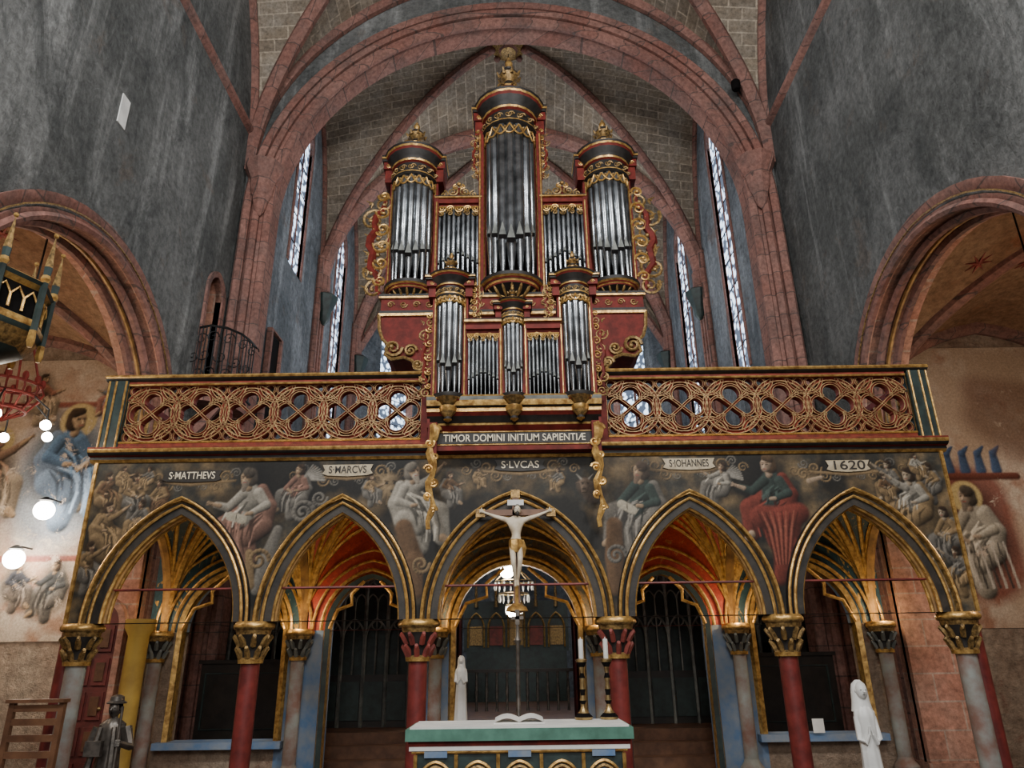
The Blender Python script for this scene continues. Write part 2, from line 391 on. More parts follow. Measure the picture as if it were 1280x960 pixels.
        s.cap(T(0, .08), T(.03, -.08), .19 * k, .13 * k, col); s.cap(T(.03, -.06), T(.06, -.18), .10 * k, .085 * k, tuple(min(1, c * 1.2) for c in col))
        for q in (-1, 1):
            s.cap(T(.09 * q - .01, .08), T(.09 * q + .01, .08), .026 * k, .026 * k, (.02, .015, .01), 0)
            s.cap(T(.09 * q - .04, .13), T(.09 * q + .04, .12), .014 * k, .014 * k, (.06, .04, .02), 0)
        s.cap(T(.03, -.1), T(.08, -.1), .03 * k, .03 * k, (.04, .03, .02), 0); s.cap(T(-.02, -.22), T(.12, -.22), .013 * k, .013 * k, (.03, .02, .01), 0)
    def mesh(s, name, y, m, keep=None, parent=None):
        idx = np.arange(s.h * s.w).reshape(s.h, s.w); a, b_, c, d = idx[:-1, :-1], idx[:-1, 1:], idx[1:, 1:], idx[1:, :-1]
        F = np.stack([a, b_, c, d], -1).reshape(-1, 4)
        if keep is not None:
            kk = keep(s.X, s.Z); F = F[(kk[:-1, :-1] | kk[1:, 1:] | kk[:-1, 1:] | kk[1:, :-1]).reshape(-1)]
        V = np.stack([s.X.ravel(), np.full(s.X.size, y), s.Z.ravel()], -1)
        used, inv = np.unique(F, return_inverse=True); V = V[used]; F = inv.reshape(-1, 4); C = np.concatenate([s.C.reshape(-1, 3)[used], np.ones((len(used), 1))], 1)
        me = bpy.data.meshes.new(name); me.from_pydata(V.tolist(), [], F.tolist())
        at = me.color_attributes.new(name='paint', type='FLOAT_COLOR', domain='POINT'); at.data.foreach_set('color', C.astype(np.float32).ravel())
        me.materials.append(m); me.update(); o = bpy.data.objects.new(name, me); SC.collection.objects.link(o)
        if parent: o.parent = parent
        return o

# ------------------------------------------------------------------ room shell
MXL = Matrix(((0, -1, 0, -5.1), (1, 0, 0, 0), (0, 0, 1, 0), (0, 0, 0, 1)))
MXR = Matrix(((0, 1, 0, 5.1), (1, 0, 0, 0), (0, 0, 1, 0), (0, 0, 0, 1)))
b = B(); b.box(-11.5, 11.5, -12, 15.5, -.2, 0, flag)
b.obj('floor', False)
for side, MX in (('left', MXL), ('right', MXR)):
    b = B(); b.M = MX
    ops = [(-.3, 2.2, 2.25, 4.2, 0), (-6.9, 2.2, 2.25, 4.2, 0)]
    if side == 'left': ops.append((2.85, .27, .33, 7.45, 5.6))
    wall(b, -12, 3.4, 0, 16.5, 0, .6, ops, grey, pink)
    for v0, v1 in ((-.03, .63),):
        b.box(1.88, 3.38, v0, v1, 0, 3.9, pink); b.box(1.84, 3.4, v0 - .05, v1 + .05, 3.9, 4.05, pink); b.box(1.84, 3.4, v0 - .04, v1 + .04, 0, .3, pink)
    wn = b.obj('wall_' + side, False)
    t = B(); t.M = MX
    for yc in (-.3, -6.9):
        P = [(yc - 2.2, 0, 0)] + [(x, 0, z) for x, z in arc(yc, 2.2, 2.25, 4.2)] + [(yc + 2.2, 0, 0)]
        t.prof(P, [(0, .3), (0, .02), (.06, -.03), (.12, -.03), (.13, .02), (.2, -.02), (.27, -.04), (.30, -.04), (.30, .02)], (0, 1, 0), red)
        P2 = [(x, -.045, z) for x, z in arc(yc, 2.2, 2.25, 4.2, .16)]
        t.sweep(P2, .012, gold2, 6)
        P2 = [(x, -.03, z) for x, z in arc(yc, 2.2, 2.25, 4.2, .03)]; t.sweep(P2, .05, red, 6)
        for v, r in ((.18, .06), (.42, .06)):
            t.sweep([(x, v, z) for x, z in arc(yc, 2.2, 2.25, 4.2, -.02)], r, red, 6)
        t.sweep([(x, .3, z) for x, z in arc(yc, 2.2, 2.25, 4.2, -.01)], .03, ochre, 6)
    t.obj('trim_arch_' + side)
    s = B(); s.M = MX
    s.prof([(-12, 0, 11.25), (3.4, 0, 11.25)], [(-.06, 0), (-.02, -.08), (.05, -.1), (.08, 0)], (0, 1, 0), red)
    s.obj('trim_string_course_' + side)
b = B(); b.box(-5.4, -5.37, 2.58, 3.12, 5.6, 7.8, black)
b.M = MXL
P = [(2.58, 0, 5.6)] + [(x, 0, z) for x, z in arc(2.85, .27, .33, 7.45)] + [(3.12, 0, 5.6)]
b.prof(P, [(0, .1), (0, -.03), (.1, -.04), (.11, .1)], (0, 1, 0), red)
b.obj('door_1', False)
b = B(); ZB = .70
BP = [(-5.02, 2.35), (-4.82, 2.28), (-4.6, 2.38), (-4.45, 2.62), (-4.4, 2.9), (-4.4, 3.2)]
for z in (4.75, 4.87, 5.9): b.sweep([(x, y, z + ZB) for x, y in BP], .020, iron, 6)
for i in range(len(BP) - 1):
    for k in range(3):
        t = k / 3; x = BP[i][0] + (BP[i + 1][0] - BP[i][0]) * t; y = BP[i][1] + (BP[i + 1][1] - BP[i][1]) * t
        b.sweep([(x, y, 4.87 + ZB), (x, y, 5.9 + ZB)], .011, iron, 4)
        if k % 3 == 0:
            spiral(b, x + .05, y, 5.7 + ZB, .11, 0, 1.2, iron, .011); spiral(b, x - .05, y, 5.4 + ZB, .11, pi, 1.2, iron, .011); spiral(b, x + .05, y, 5.1 + ZB, .10, 0, 1.2, iron, .011)
pts = BP + [(-5.04, 3.2)]; n_ = len(pts)
b.add([(x, y, 4.64 + ZB) for x, y in pts] + [(x, y, 4.74 + ZB) for x, y in pts], [tuple(range(n_)), tuple(range(n_, 2 * n_))] + [(i, (i + 1) % n_, n_ + (i + 1) % n_, n_ + i) for i in range(n_)], red)
for y in (2.5, 3.0): b.sweep([(-5.04, y, 4.8), (-4.85, y, 5.0), (-4.6, y, 5.32)], [.08, .07, .05], red, 6)
b.obj('iron_balcony')
# nave vault
NV = (10.4, 5.2)
b = B()
for y0, y1 in ((-3.2, 3.4), (-9.8, -3.2)):
    groin(b, -5.1, 5.1, y0, y1, NV[0], NV[1], vaultst, .5)
    for u in ((-1, -1), (1, -1), (-1, 1), (1, 1)): vrib(b, -5.1, 5.1, y0, y1, NV[0], NV[1], .5, u, (0, 0), .15, red)
    vrib(b, -5.1, 5.1, y0, y1, NV[0], NV[1], .5, (-1, -1), (1, -1), .22, red, 30)
vrib(b, -5.1, 5.1, -3.2, 3.4, NV[0], NV[1], .5, (-1, .98), (1, .98), .13, red, 40)
for sg in (-1, 1):
    vrib(b, -5.1, 5.1, -3.2, 3.4, NV[0], NV[1], .5, (sg, -1), (sg, 1), .13, red, 30)
b.obj('ceiling')
AR = (4.62, 9.55)
b = B(); wall(b, -5.7, 5.7, 0, 17.5, 3.4, 3.9, [(0, 4.6, AR[0], AR[1], 0)], grey, red); b.obj('wall_chancel', False)
b = B()
P = [(-4.6, 3.4, 0)] + [(-4.6, 3.4, 9.0)] + [(x, 3.4, z) for x, z in arc(0, 4.6, AR[0], AR[1], 0, 24)] + [(4.6, 3.4, 9), (4.6, 3.4, 0)]
b.prof(P, [(-.02, .55), (-.02, .1), (.06, -.04), (.2, -.06), (.42, -.06), (.46, .05), (.46, .55)], (0, 1, 0), red)
for off, y, r in ((.0, 3.42, .09), (.18, 3.31, .075), (.36, 3.30, .085)):
    Q = [(-4.6 - off, y, 0), (-4.6 - off, y, 9)] + [(x, y, z) for x, z in arc(0, 4.6, AR[0], AR[1], off, 24)] + [(4.6 + off, y, 9), (4.6 + off, y, 0)]
    b.sweep(Q, r, red, 8)
for sg in (-1, 1):
    b.lathe((sg * 4.72, 3.3, 9.75), [(.16, 0), (.2, .05), (.2, .1), (.24, .35), (.36, .6), (.38, .7), (.3, .72)], red, 8)
    b.lathe((sg * 4.72, 3.3, 9.35), [(.03, 0), (.1, .1), (.14, .3), (.18, .42)], red, 8)
b.obj('trim_chancel_arch')
for side, sg in (('left', -1), ('right', 1)):
    MX = Matrix(((0, sg, 0, sg * 4.8), (1, 0, 0, 0), (0, 0, 1, 0), (0, 0, 0, 1)))
    b = B(); b.M = MX
    s1 = 9.6 if sg < 0 else 7.0
    ops = [(5.75, .42, .9, 13.0, s1), (9.6, .5, 1.0, 12.2, 5.5)]
    wall(b, 3.9, 11.7, 0, 17.5, 0, .6, ops, greyC, pink)
    b.obj('wall_choir_' + side, False)
    w = B(); w.M = MX
    for (yc, a, r, zs, sill) in ops:
        pts = [(yc - a, sill), (yc + a, sill)] + [(x, z) for x, z in arc(yc, a, r, zs)][::-1]
        w.add([(x, .07, z) for x, z in pts], [tuple(range(len(pts)))], glass)
        w.sweep([(yc, .05, sill), (yc, .05, zs + r * .9)], .02, red, 6)
        for i in range(int((zs - sill) / .7)): w.sweep([(yc - a, .06, sill + .7 * (i + 1)), (yc + a, .06, sill + .7 * (i + 1))], .012, iron, 4)
        P = [(yc - a, 0, sill)] + [(x, 0, z) for x, z in arc(yc, a, r, zs)] + [(yc + a, 0, sill)]
        w.prof(P, [(0, .06), (0, -.02), (.12, -.02), (.14, .06)], (0, 1, 0), red)
    w.obj('window_1')
    t = B()
    for yc in (7.7, 11.6):
        t.sweep([(sg * 4.72, yc, 9.9), (sg * 4.72, yc, 10.5)], .2, red, 8)
        for dy in (-.22, 0, .22): t.sweep([(sg * 4.74, yc + dy, 4.5), (sg * 4.74, yc + dy, 11)], .09, red, 6)
        t.lathe((sg * 4.6, yc, 9.2), [(.03, 0), (.12, .12), (.16, .35), (.27, .6), (.30, .75), (.24, .8)], dkgreen, 8)
    t.obj('trim_choir_shafts_' + side)
b = B(); b.box(-4.79, -4.72, 4.6, 5.2, 5.4, 7.6, black)
b.prof([(-4.72, 4.55, 5.4), (-4.72, 4.55, 7.65), (-4.72, 5.25, 7.65), (-4.72, 5.25, 5.4)], [(0, -.05), (.1, -.05), (.1, .05), (0, .05)], (1, 0, 0), red)
b.obj('door_2', False)
b = B()
for y0, y1 in ((3.9, 7.7), (7.7, 11.6)):
    groin(b, -4.8, 4.8, y0, y1, 10.0, 5.1, vaultst, 1.1)
    for u in ((-1, -1), (1, -1), (-1, 1), (1, 1)): vrib(b, -4.8, 4.8, y0, y1, 10.0, 5.1, 1.1, u, (0, 0), .12, red, 24)
    vrib(b, -4.8, 4.8, y0, y1, 10.0, 5.1, 1.1, (-1, 1), (1, 1), .2, red, 40, .05)
    for sg in (-1, 1): vrib(b, -4.8, 4.8, y0, y1, 10.0, 5.1, 1.1, (sg, -1), (sg, 1), .1, red, 30)
    cy = (y0 + y1) / 2
    b.lathe((0, cy, 15.75), [(.08, 0), (.2, .04), (.24, .12), (.42, .2), (.46, .3), (.3, .55)], [gold2, red, gold2, red, red], 12)
    for k in range(8): b.ball((.4 * cos(k * pi / 4), cy + .4 * sin(k * pi / 4), 15.9), .09, red, 6)
b.obj('ceiling_choir')
ap = [(-4.8, 11.7), (-2.6, 14.8), (2.6, 14.8), (4.8, 11.7)]
for i in range(3):
    a, c = Vector(ap[i]), Vector(ap[i + 1]); d = (c - a); L = d.length; d.normalize()
    MX = Matrix(((d.x, -d.y, 0, a.x), (d.y, d.x, 0, a.y), (0, 0, 1, 0), (0, 0, 0, 1)))
    b = B(); b.M = MX
    ops = [(L / 2, .75, 1.3, 11.2, 4.5)] if i != 1 else [(L / 2 - 1.3, .75, 1.3, 11.2, 4.5), (L / 2 + 1.3, .75, 1.3, 11.2, 4.5)]
    wall(b, 0, L, 0, 16, 0, .4, ops, greyC, pink); b.obj('wall_apse_' + ('left', 'back', 'right')[i], False)
    w = B(); w.M = MX
    for (xc, aa, r, zs, sill) in ops:
        pts = [(xc - aa, sill), (xc + aa, sill)] + [(x, z) for x, z in arc(xc, aa, r, zs)][::-1]
        w.add([(x, .3, z) for x, z in pts], [tuple(range(len(pts)))], glass)
        w.sweep([(xc, .25, sill), (xc, .25, zs + r * .9)], .04, red, 6)
        for k in range(8): w.sweep([(xc - aa, .27, sill + .8 * (k + 1)), (xc + aa, .27, sill + .8 * (k + 1))], .015, iron, 4)
    w.obj('window_3')
b = B(); n = 8; ctr = (0, 11.9, 15.9)
for i in range(3):
    for k in range(n):
        for j in range(n):
            def pt(k, j):
                s_ = k / n; q = j / n; bx = ap[i][0] + (ap[i + 1][0] - ap[i][0]) * s_; by = ap[i][1] + (ap[i + 1][1] - ap[i][1]) * s_
                zb_ = 10 + 4.2 * hp(2 * s_ - 1)
                return (bx + (ctr[0] - bx) * q, by + (ctr[1] - by) * q, zb_ + (ctr[2] - zb_) * sin(pi / 2 * q))
            P = [pt(k, j), pt(k + 1, j), pt(k + 1, j + 1), pt(k, j + 1)]
            b.add(P, [(0, 1, 2, 3)], vaultst, [[(k / n * 4, j / n * 5), ((k + 1) / n * 4, j / n * 5), ((k + 1) / n * 4, (j + 1) / n * 5), (k / n * 4, (j + 1) / n * 5)]])
for x, y in ap: b.sweep([(x + (0 - x) * q, y + (11.9 - y) * q, 10 + 5.9 * sin(pi / 2 * q)) for q in [i / 12 for i in range(13)]], .12, red, 6)
b.obj('ceiling_apse')
for sg, nm in ((-1, 'left'), (1, 'right')):
    X = sorted((sg * 5.7, sg * 10.8))
    b = B(); b.box(X[0], X[1], 3.6, 3.9, 0, 9, freswall); b.obj('wall_aisle_east_' + nm, False)
    b = B(); x0, x1 = sorted((sg * 10.8, sg * 11.1)); b.box(x0, x1, -12, 3.9, 0, 9, aislep); b.obj('wall_aisle_' + nm, False)
    b = B()
    for y0, y1 in ((-2.9, 3.6), (-9.4, -2.9)):
        groin(b, X[0], X[1], y0, y1, 4.3, 2.7, aislevault, .3)
        for u in ((-1, -1), (1, -1), (-1, 1), (1, 1)): vrib(b, X[0], X[1], y0, y1, 4.3, 2.7, .3, u, (0, 0), .11, red, 20)
        vrib(b, X[0], X[1], y0, y1, 4.3, 2.7, .3, (-1, 1), (1, 1), .16, red, 24)
    cx_ = (X[0] + X[1]) / 2
    for (u, v) in ((.25, .1), (-.25, .15), (.1, -.3), (-.1, .4), (.35, .4), (-.4, -.2), (.3, -.35), (.45, .05), (-.5, .3)):
        x = cx_ + u * 2.55; y = .35 + v * 3.25; z = vz(u, v, 4.3, 2.7, .3) - .02
        for q in range(4):
            a = q * pi / 4; e = .2
            p0, p1 = [(cx_ + (u + s_ * e * cos(a) / 2.55) * 2.55, y + s_ * e * sin(a), vz(u + s_ * e * cos(a) / 2.55, v + s_ * e * sin(a) / 3.25, 4.3, 2.7, .3) - .01) for s_ in (-1, 1)]
            b.sweep([p0, (x, y, z), p1], [.004, .028, .004], p_red, 4)
    b.obj('ceiling_aisle_' + nm)

# ------------------------------------------------------------------ rood screen
CX = [-4.69, -2.84, -1.06, 1.06, 2.87, 4.76]
XL, XR = -4.84, 4.95
def capital(b, x, y, z0, z1, r, m1, m2):
    h = z1 - z0
    b.lathe((x, y, z0), [(r * 1.25, 0), (r * 1.3, .04), (r * 1.05, .06), (r * 1.1, h * .5), (r * 1.7, h * .85), (r * 1.8, h)], [gold, m1, dark, dark, m1], 12)
    for row, (zz, n) in enumerate(((.15, 8), (.5, 8))):
        for k in range(n):
            a = 2 * pi * (k + .5 * row) / n; c, s_ = cos(a), sin(a); zb_ = z0 + h * zz; q = r * (1.05 + .15 * row)
            b.sweep([(x + c * q, y + s_ * q, zb_), (x + c * q * 1.25, y + s_ * q * 1.25, zb_ + h * .18), (x + c * q * 1.6, y + s_ * q * 1.6, zb_ + h * .32), (x + c * q * 1.55, y + s_ * q * 1.55, zb_ + h * .24)],
                    [r * .28, r * .3, r * .2, r * .12], m2, 5)
    b.lathe((x, y, z1), [(r * 2.0, 0), (r * 2.15, .02), (r * 2.15, .05), (r * 1.9, .08)], [m1, gold, gold], 8)
def column(b, x, y, r, shaft, z0, zc):
    b.lathe((x, y, z0), [(r * 2, 0), (r * 2, .18), (r * 1.7, .22), (r * 1.75, .28), (r * 1.2, .34), (r, .38)], shaft, 12)
    b.lathe((x, y, z0 + .38), [(r, 0), (r, zc - z0 - .38)], shaft, 16)

scr = B()
ops = []
for i in range(5):
    xc = (CX[i] + CX[i + 1]) / 2; a = (CX[i + 1] - CX[i]) / 2 - .205; top = 3.14 if i != 2 else 3.17
    ops.append((xc, a, top - 1.98, 1.98, 0))
wall(scr, XL, XR - .05, 1.98, 3.76, 0, .22, ops, panel, ochre)
for (xc, a, r, zs, _) in ops:
    P = [(x, 0, z) for x, z in arc(xc, a, r, zs, 0, 18)]
    scr.prof(P, [(-.01, .22), (-.01, .06), (.025, .02), (.045, .045), (.07, .045), (.085, -.01), (.11, -.02), (.125, -.0), (.135, -.0), (.15, -.05), (.18, -.05), (.19, 0), (.19, .1)],
             (0, 1, 0), [ochre, ochre, gold2, dark, ochre, ochre, dark, dark, gold2, gold, dark, dark, ochre])
    for off, y, rr, mm in ((.0, .04, .022, gold), (.055, .03, .012, gold2), (.09, -.018, .016, gold), (.165, -.055, .016, gold), (.0, .18, .03, gold), (-.01, .11, .02, ochre)):
        scr.sweep([(x, y, z) for x, z in arc(xc, a, r, zs, off, 18)], rr, mm, 6)
for i, x in enumerate(CX):
    end = i in (0, 5)
    column(scr, x, .11, .10, greycol if end else redcol, 0, 1.56)
    if end: scr.lathe((x + (-.2 if i == 0 else .2), .25, 0), [(.09, 0), (.09, 1.9)], redcol, 12)
    capital(scr, x, .11, 1.56, 1.9, .105, gold2, p_red if i in (2, 3) else gold2)
scr.prof([(XL - .06, 0, 3.74), (XR + .03, 0, 3.74)], [(0, .1), (0, -.02), (.03, -.05), (.06, -.05), (.07, -.09), (.10, -.12), (.14, -.13), (.16, -.13), (.17, .1)], (0, 1, 0),
         [gold, gold, dark, redp, dark, gold, redor, gold, dark])
scr.box(XL, XL + .035, -.03, .02, 1.98, 3.74, gold); scr.box(XR - .05, XR - .015, -.03, .02, 1.98, 3.74, gold)
scr.box(XL - .05, XR, 0, 2.5, 3.76, 3.9, dark)
rops = []
for i in range(5):
    xc = (CX[i] + CX[i + 1]) / 2
    a, sill, top = ((.68, .62, 2.72), (.54, 0, 2.62), (.82, 0, 2.78), (.54, 0, 2.62), (.68, .62, 2.72))[i]
    rops.append((xc, a, top - 1.95, 1.95, sill))
    m = (bluev, redv, ochv, redv, bluev)[i]
    wall(scr, CX[i] if i else -4.9, CX[i + 1] if i < 4 else 4.9, 1.95, 3.76, 2.0, 2.2, [(xc, a, top - 1.95, 1.95, 1.9)], m, bluep)
cur = -4.9
for (xc, a, r, zs, sill) in rops:
    scr.box(cur, xc - a, 2.0, 2.2, 0, 1.95, bluep if abs(cur) < 4.8 else aislep); cur = xc + a
    if sill: scr.box(xc - a, xc + a, 2.0, 2.2, 0, sill, aislep)
scr.box(cur, 4.9, 2.0, 2.2, 0, 1.95, aislep)
for k, (xc, a, r, zs, sill) in enumerate(rops):
    P = [(xc - a, 2.0, sill)] + [(x, 2.0, z) for x, z in arc(xc, a, r, zs)] + [(xc + a, 2.0, sill)]
    scr.prof(P, [(-.01, .1), (-.01, -.04), (.05, -.06), (.08, .0)], (0, 1, 0), [gold, dkgreen if k in (1, 3) else gold, gold, gold])
    scr.sweep([(x, 1.93, z) for x, z in arc(xc, a, r, zs, .1)], .025, gold, 6)
    for off in (.22, .36): scr.sweep([(x, 1.96, z) for x, z in arc(xc, a, r, zs, off) if z < 3.35], .02, gold, 6)
    for sg in (-1, 1):
        tip = (xc + sg * a * .48, 1.97, zs + r * .48)
        scr.sweep([(xc + sg * a, 1.97, zs + .02), (xc + sg * a * .82, 1.97, zs + r * .38), tip, (xc + sg * a * .50, 1.97, zs + r * .68), (xc + sg * a * .2, 1.97, zs + r * .93)], .026, gold, 6)
    if sill: scr.box(xc - a - .12, xc + a + .12, 1.84, 2.24, sill - .06, sill + .02, bluep)
for x in CX:
    column(scr, x, 1.86, .085, greycol, 0, 1.58); capital(scr, x, 1.86, 1.58, 1.88, .09, gold2, stallgrey)
for i in range(5):
    x0, x1, y0, y1 = CX[i], CX[i + 1], .2, 2.0
    m = (bluev, redv, ochv, redv, bluev)[i]
    groin(scr, x0, x1, y0, y1, 1.98, 1.38, m, .12, 16)
    for u in ((-1, -1), (1, -1), (-1, 1), (1, 1)):
        vrib(scr, x0, x1, y0, y1, 1.98, 1.38, .12, u, (0, 0), .045, gold, 14, .01, 6)
        for q in (.3, .62):
            vrib(scr, x0, x1, y0, y1, 1.98, 1.38, .12, u, (0, u[1] * q), .032, gold, 14, .01, 6)
            vrib(scr, x0, x1, y0, y1, 1.98, 1.38, .12, u, (u[0] * q, 0), .032, gold, 14, .01, 6)
    for sx in (-1, 1):
        vrib(scr, x0, x1, y0, y1, 1.98, 1.38, .12, (sx, -1), (sx, 1), .06, ochre, 16, .02, 6)
        vrib(scr, x0, x1, y0, y1, 1.98, 1.38, .12, (sx * .93, -1), (sx * .93, 1), .02, gold, 16, .02, 6)
    vrib(scr, x0, x1, y0, y1, 1.98, 1.38, .12, (-1, .97), (1, .97), .035, gold, 16, .02, 6)
    scr.sweep([(x0 + .2, .1, 2.33), (x1 - .2, .1, 2.33)], .014, redcol, 5)
def ribbon(xc, zc, w, h, m):
    scr.poly([(xc - w / 2 - .06, zc - h / 2 + .02), (xc - w / 2, zc - h / 2), (xc, zc - h / 2 - .012), (xc + w / 2, zc - h / 2), (xc + w / 2 + .06, zc - h / 2 + .02), (xc + w / 2 + .03, zc),
              (xc + w / 2 + .06, zc + h / 2), (xc, zc + h / 2), (xc - w / 2 - .06, zc + h / 2), (xc - w / 2 - .03, zc)], -.02, -.012, m)
labs = [(-3.70, 3.575, 'S·MATTHEVS', .56, p_dark), (-1.92, 3.62, 'S·MARCVS', .46, p_cream), (.06, 3.65, 'S·LVCAS', .46, p_dark), (2.0, 3.64, 'S·IOHANNES', .48, p_cream), (3.82, 3.59, '1620', .38, p_cream)]
for x, z, s, w, m in labs: ribbon(x, z, w, .125, m)

def tracery(b, x0, x1, z0, z1):
    zm = (z0 + z1) / 2; H = z1 - z0; n = 6; W = (x1 - x0) / n
    def put(pts, w=.028, g=.009):
        runs = []; P = []
        for (x, z) in pts:
            if x0 <= x <= x1 and z0 <= z <= z1: P.append((x, z))
            else:
                if len(P) > 1: runs.append(P)
                P = []
        if len(P) > 1: runs.append(P)
        for P in runs:
            b.prof([(x, .06, z) for x, z in P], [(-w, .06), (-w, -.03), (-w * .8, -.042), (-w * .55, -.042), (0, -.02), (w * .55, -.042), (w * .8, -.042), (w, -.03), (w, .06)], (0, 1, 0), [redor, tgold, tgold, redor, redor, tgold, tgold, redor, redor])
    def ring(cx, cz, r, a0=0, a1=2 * pi, k=26, **kw): put([(cx + r * cos(a0 + (a1 - a0) * i / k), cz + r * sin(a0 + (a1 - a0) * i / k)) for i in range(k + 1)], **kw)
    N = 170
    for i in range(n):
        cx = x0 + W * (i + .5)
        ring(cx, zm, H * .455)
        for k in range(4):       # barbed quatrefoil inside the circle
            a = k * pi / 2
            ring(cx + H * .205 * cos(a), zm + H * .205 * sin(a), H * .165, a - 2.05, a + 2.05, 16, w=.018)
        for k in range(4):
            a = k * pi / 2 + pi / 4; put([(cx + H * q * cos(a), zm + H * q * sin(a)) for q in (.20, .30, .44)], w=.014)
    for i in range(n + 1):
        cx = x0 + W * i
        for sg in (-1, 1):       # mouchettes between the circles
            ring(cx, zm + sg * H * .5, H * .30, w=.022)
            for dx in (-.09, .09): ring(cx + dx * H * 1.1, zm + sg * H * .40, H * .085, w=.012, k=14)
            put([(cx, zm), (cx, zm + sg * H * .2)], w=.014)
    # interlacing wave linking the circles
    for ph in (-1, 1): put([(x0 + (x1 - x0) * i / N, zm + ph * H * .24 * cos(pi * (x1 - x0) * i / N / W)) for i in range(N + 1)], w=.018)
for x0, x1 in ((-4.62, -1.1), (1.1, 4.70)):
    tracery(scr, x0, x1, 3.99, 4.71)
    for z in (3.955, 4.72): scr.box(x0, x1, -.02, .12, z - .03, z + .03, redor)
    scr.sweep([(x0, -.02, 3.98), (x1, -.02, 3.98), (x1, -.02, 4.70), (x0, -.02, 4.70)], .014, gold, 6, True)
for sg, xe in ((-1, 4.86), (1, 4.96)):
    xi = xe - .24
    xa, xb = sorted((sg * xi, sg * xe)); scr.box(xa, xb, -.04, .16, 3.9, 4.76, dkgreen)
    for x in (xi + .02, xi + .14, xe - .02): scr.sweep([(sg * x, -.05, 3.92), (sg * x, -.05, 4.74)], .012, gold, 5)
    xa, xb = sorted((sg * 1.0, sg * 1.1)); scr.box(xa, xb, -.02, .12, 3.9, 4.76, redp)
    xa, xb = sorted((sg * (xe - .08), sg * xe)); scr.box(xa, xb, .16, 2.4, 3.9, 4.1, redp); scr.box(xa, xb, .16, 2.4, 4.68, 4.76, redp)
    for k in range(8): scr.box(xa, xb, .3 + .28 * k, .34 + .28 * k, 4.1, 4.68, gold2)
scr.prof([(XL - .05, .05, 4.74), (XR + .02, .05, 4.74)], [(0, .1), (0, -.08), (.03, -.12), (.05, -.13), (.07, -.12), (.08, .1)], (0, 1, 0), [dark, dark, gold, gold, dark, dark])
scr.prof([(XL - .05, .05, 3.9), (XR + .02, .05, 3.9)], [(0, .1), (0, -.1), (.03, -.08), (.04, .1)], (0, 1, 0), [redor, gold, redp, redp])
so = scr.obj('rood_screen')
for x, z, s, w, m in labs:
    text(s, (x, -.023, z), w * .94, p_dark if m is p_cream else lettr, so, .085 if s != '1620' else .105)

# the painted front
cv = Canvas(XL + .03, XR - .04, 1.96, 3.75, .0105, 5)
n1 = cv.fbm(.5); n2 = cv.fbm(.16); edge = np.clip((np.abs(cv.X) - 3.6) / 1.0, 0, 1)
k1 = np.clip((n1 - .40) * 3.2, 0, 1) * .8 + edge * .7; k1 = np.clip(k1 * (.5 + 1.0 * n2), 0, 1)[..., None]
warm = np.clip((n2 - .30) * 2.5, 0, 1)[..., None]
cv.C = (1 - k1) * np.array((.014, .013, .011)) + k1 * ((1 - warm) * np.array((.065, .062, .05)) + warm * np.array((.22, .15, .075)))
OC, BR, GR, WH, RD, TL, DK, PK = (.30, .20, .10), (.16, .09, .045), (.20, .18, .15), (.40, .36, .29), (.21, .045, .03), (.045, .065, .055), (.035, .03, .026), (.26, .14, .10)
for xc, zc in ((-3.70, 3.575), (-1.92, 3.62), (.06, 3.65), (2.0, 3.64), (3.82, 3.59)):
    for sg in (-1, 1):
        for q, (dx, dz, r) in enumerate(((.38, -.02, .08), (.50, .03, .06), (.28, -.12, .07), (.14, -.13, .05), (.62, -.05, .06))):
            cv.volute(xc + sg * dx, zc + dz, r, sg * (-1) ** q, (OC, GR)[q % 2], .15, 1.5, pi * (q % 2))
    cv.stroke([(xc - .5, zc - .06, .012), (xc, zc - .1, .02), (xc + .5, zc - .06, .012)], OC)
for x, z, k, sg, ro_, cl in ((-4.05, 3.36, .30, -1, OC, BR), (-4.35, 3.40, .36, 1, OC, GR), (-4.66, 3.42, .34, 1, BR, OC), (-4.6, 3.02, .42, 1, OC, OC), (-4.22, 3.12, .3, -1, GR, OC), (-4.72, 2.62, .36, 1, OC, GR), (-4.5, 3.58, .2, 1, OC, OC), (-4.2, 3.58, .18, -1, GR, OC)):
    cv.figure(x, z, k, sg, ro_, cl, arm=cv.rr.randrange(3), beard=cv.rr.random() < .5)
cv.figure(-2.48, 3.44, .40, -1, PK, GR, .1, 2, wings=True)
cv.figure(-3.0, 3.22, .70, -1, WH, PK, -.12, 0, (.10, .08, .06), True, book=True)
cv.volute(-2.40, 3.14, .13, 1, GR, .2, 1.8); cv.volute(-2.22, 3.30, .09, -1, GR, .2, 1.6)
cv.stroke([(-2.66, 2.95, .05), (-2.75, 2.6, .09), (-2.83, 2.3, .05)], GR); cv.stroke([(-2.95, 2.7, .04), (-2.9, 2.35, .05)], OC)
cv.volute(-2.84, 2.62, .12, 1, OC, .2, 1.5)
cv.beast(-1.42, 3.42, .52, 1, (.34, .24, .13)); cv.figure(-1.16, 3.28, .66, 1, WH, WH, .1, 1, (.2, .17, .13), True)
cv.stroke([(-1.25, 2.95, .1), (-1.12, 2.6, .1), (-1.08, 2.25, .06)], BR); cv.volute(-1.05, 2.55, .1, -1, OC, .2)
cv.figure(-1.65, 3.42, .24, 1, OC, GR)
cv.beast(.80, 3.40, .34, -1, (.16, .11, .075), False); cv.figure(1.42, 3.24, .68, -1, TL, GR, .12, 2, (.09, .06, .04), True, book=True)
cv.stroke([(1.1, 2.95, .09), (1.08, 2.6, .1), (1.06, 2.25, .06)], BR); cv.volute(1.1, 2.62, .11, 1, GR, .2)
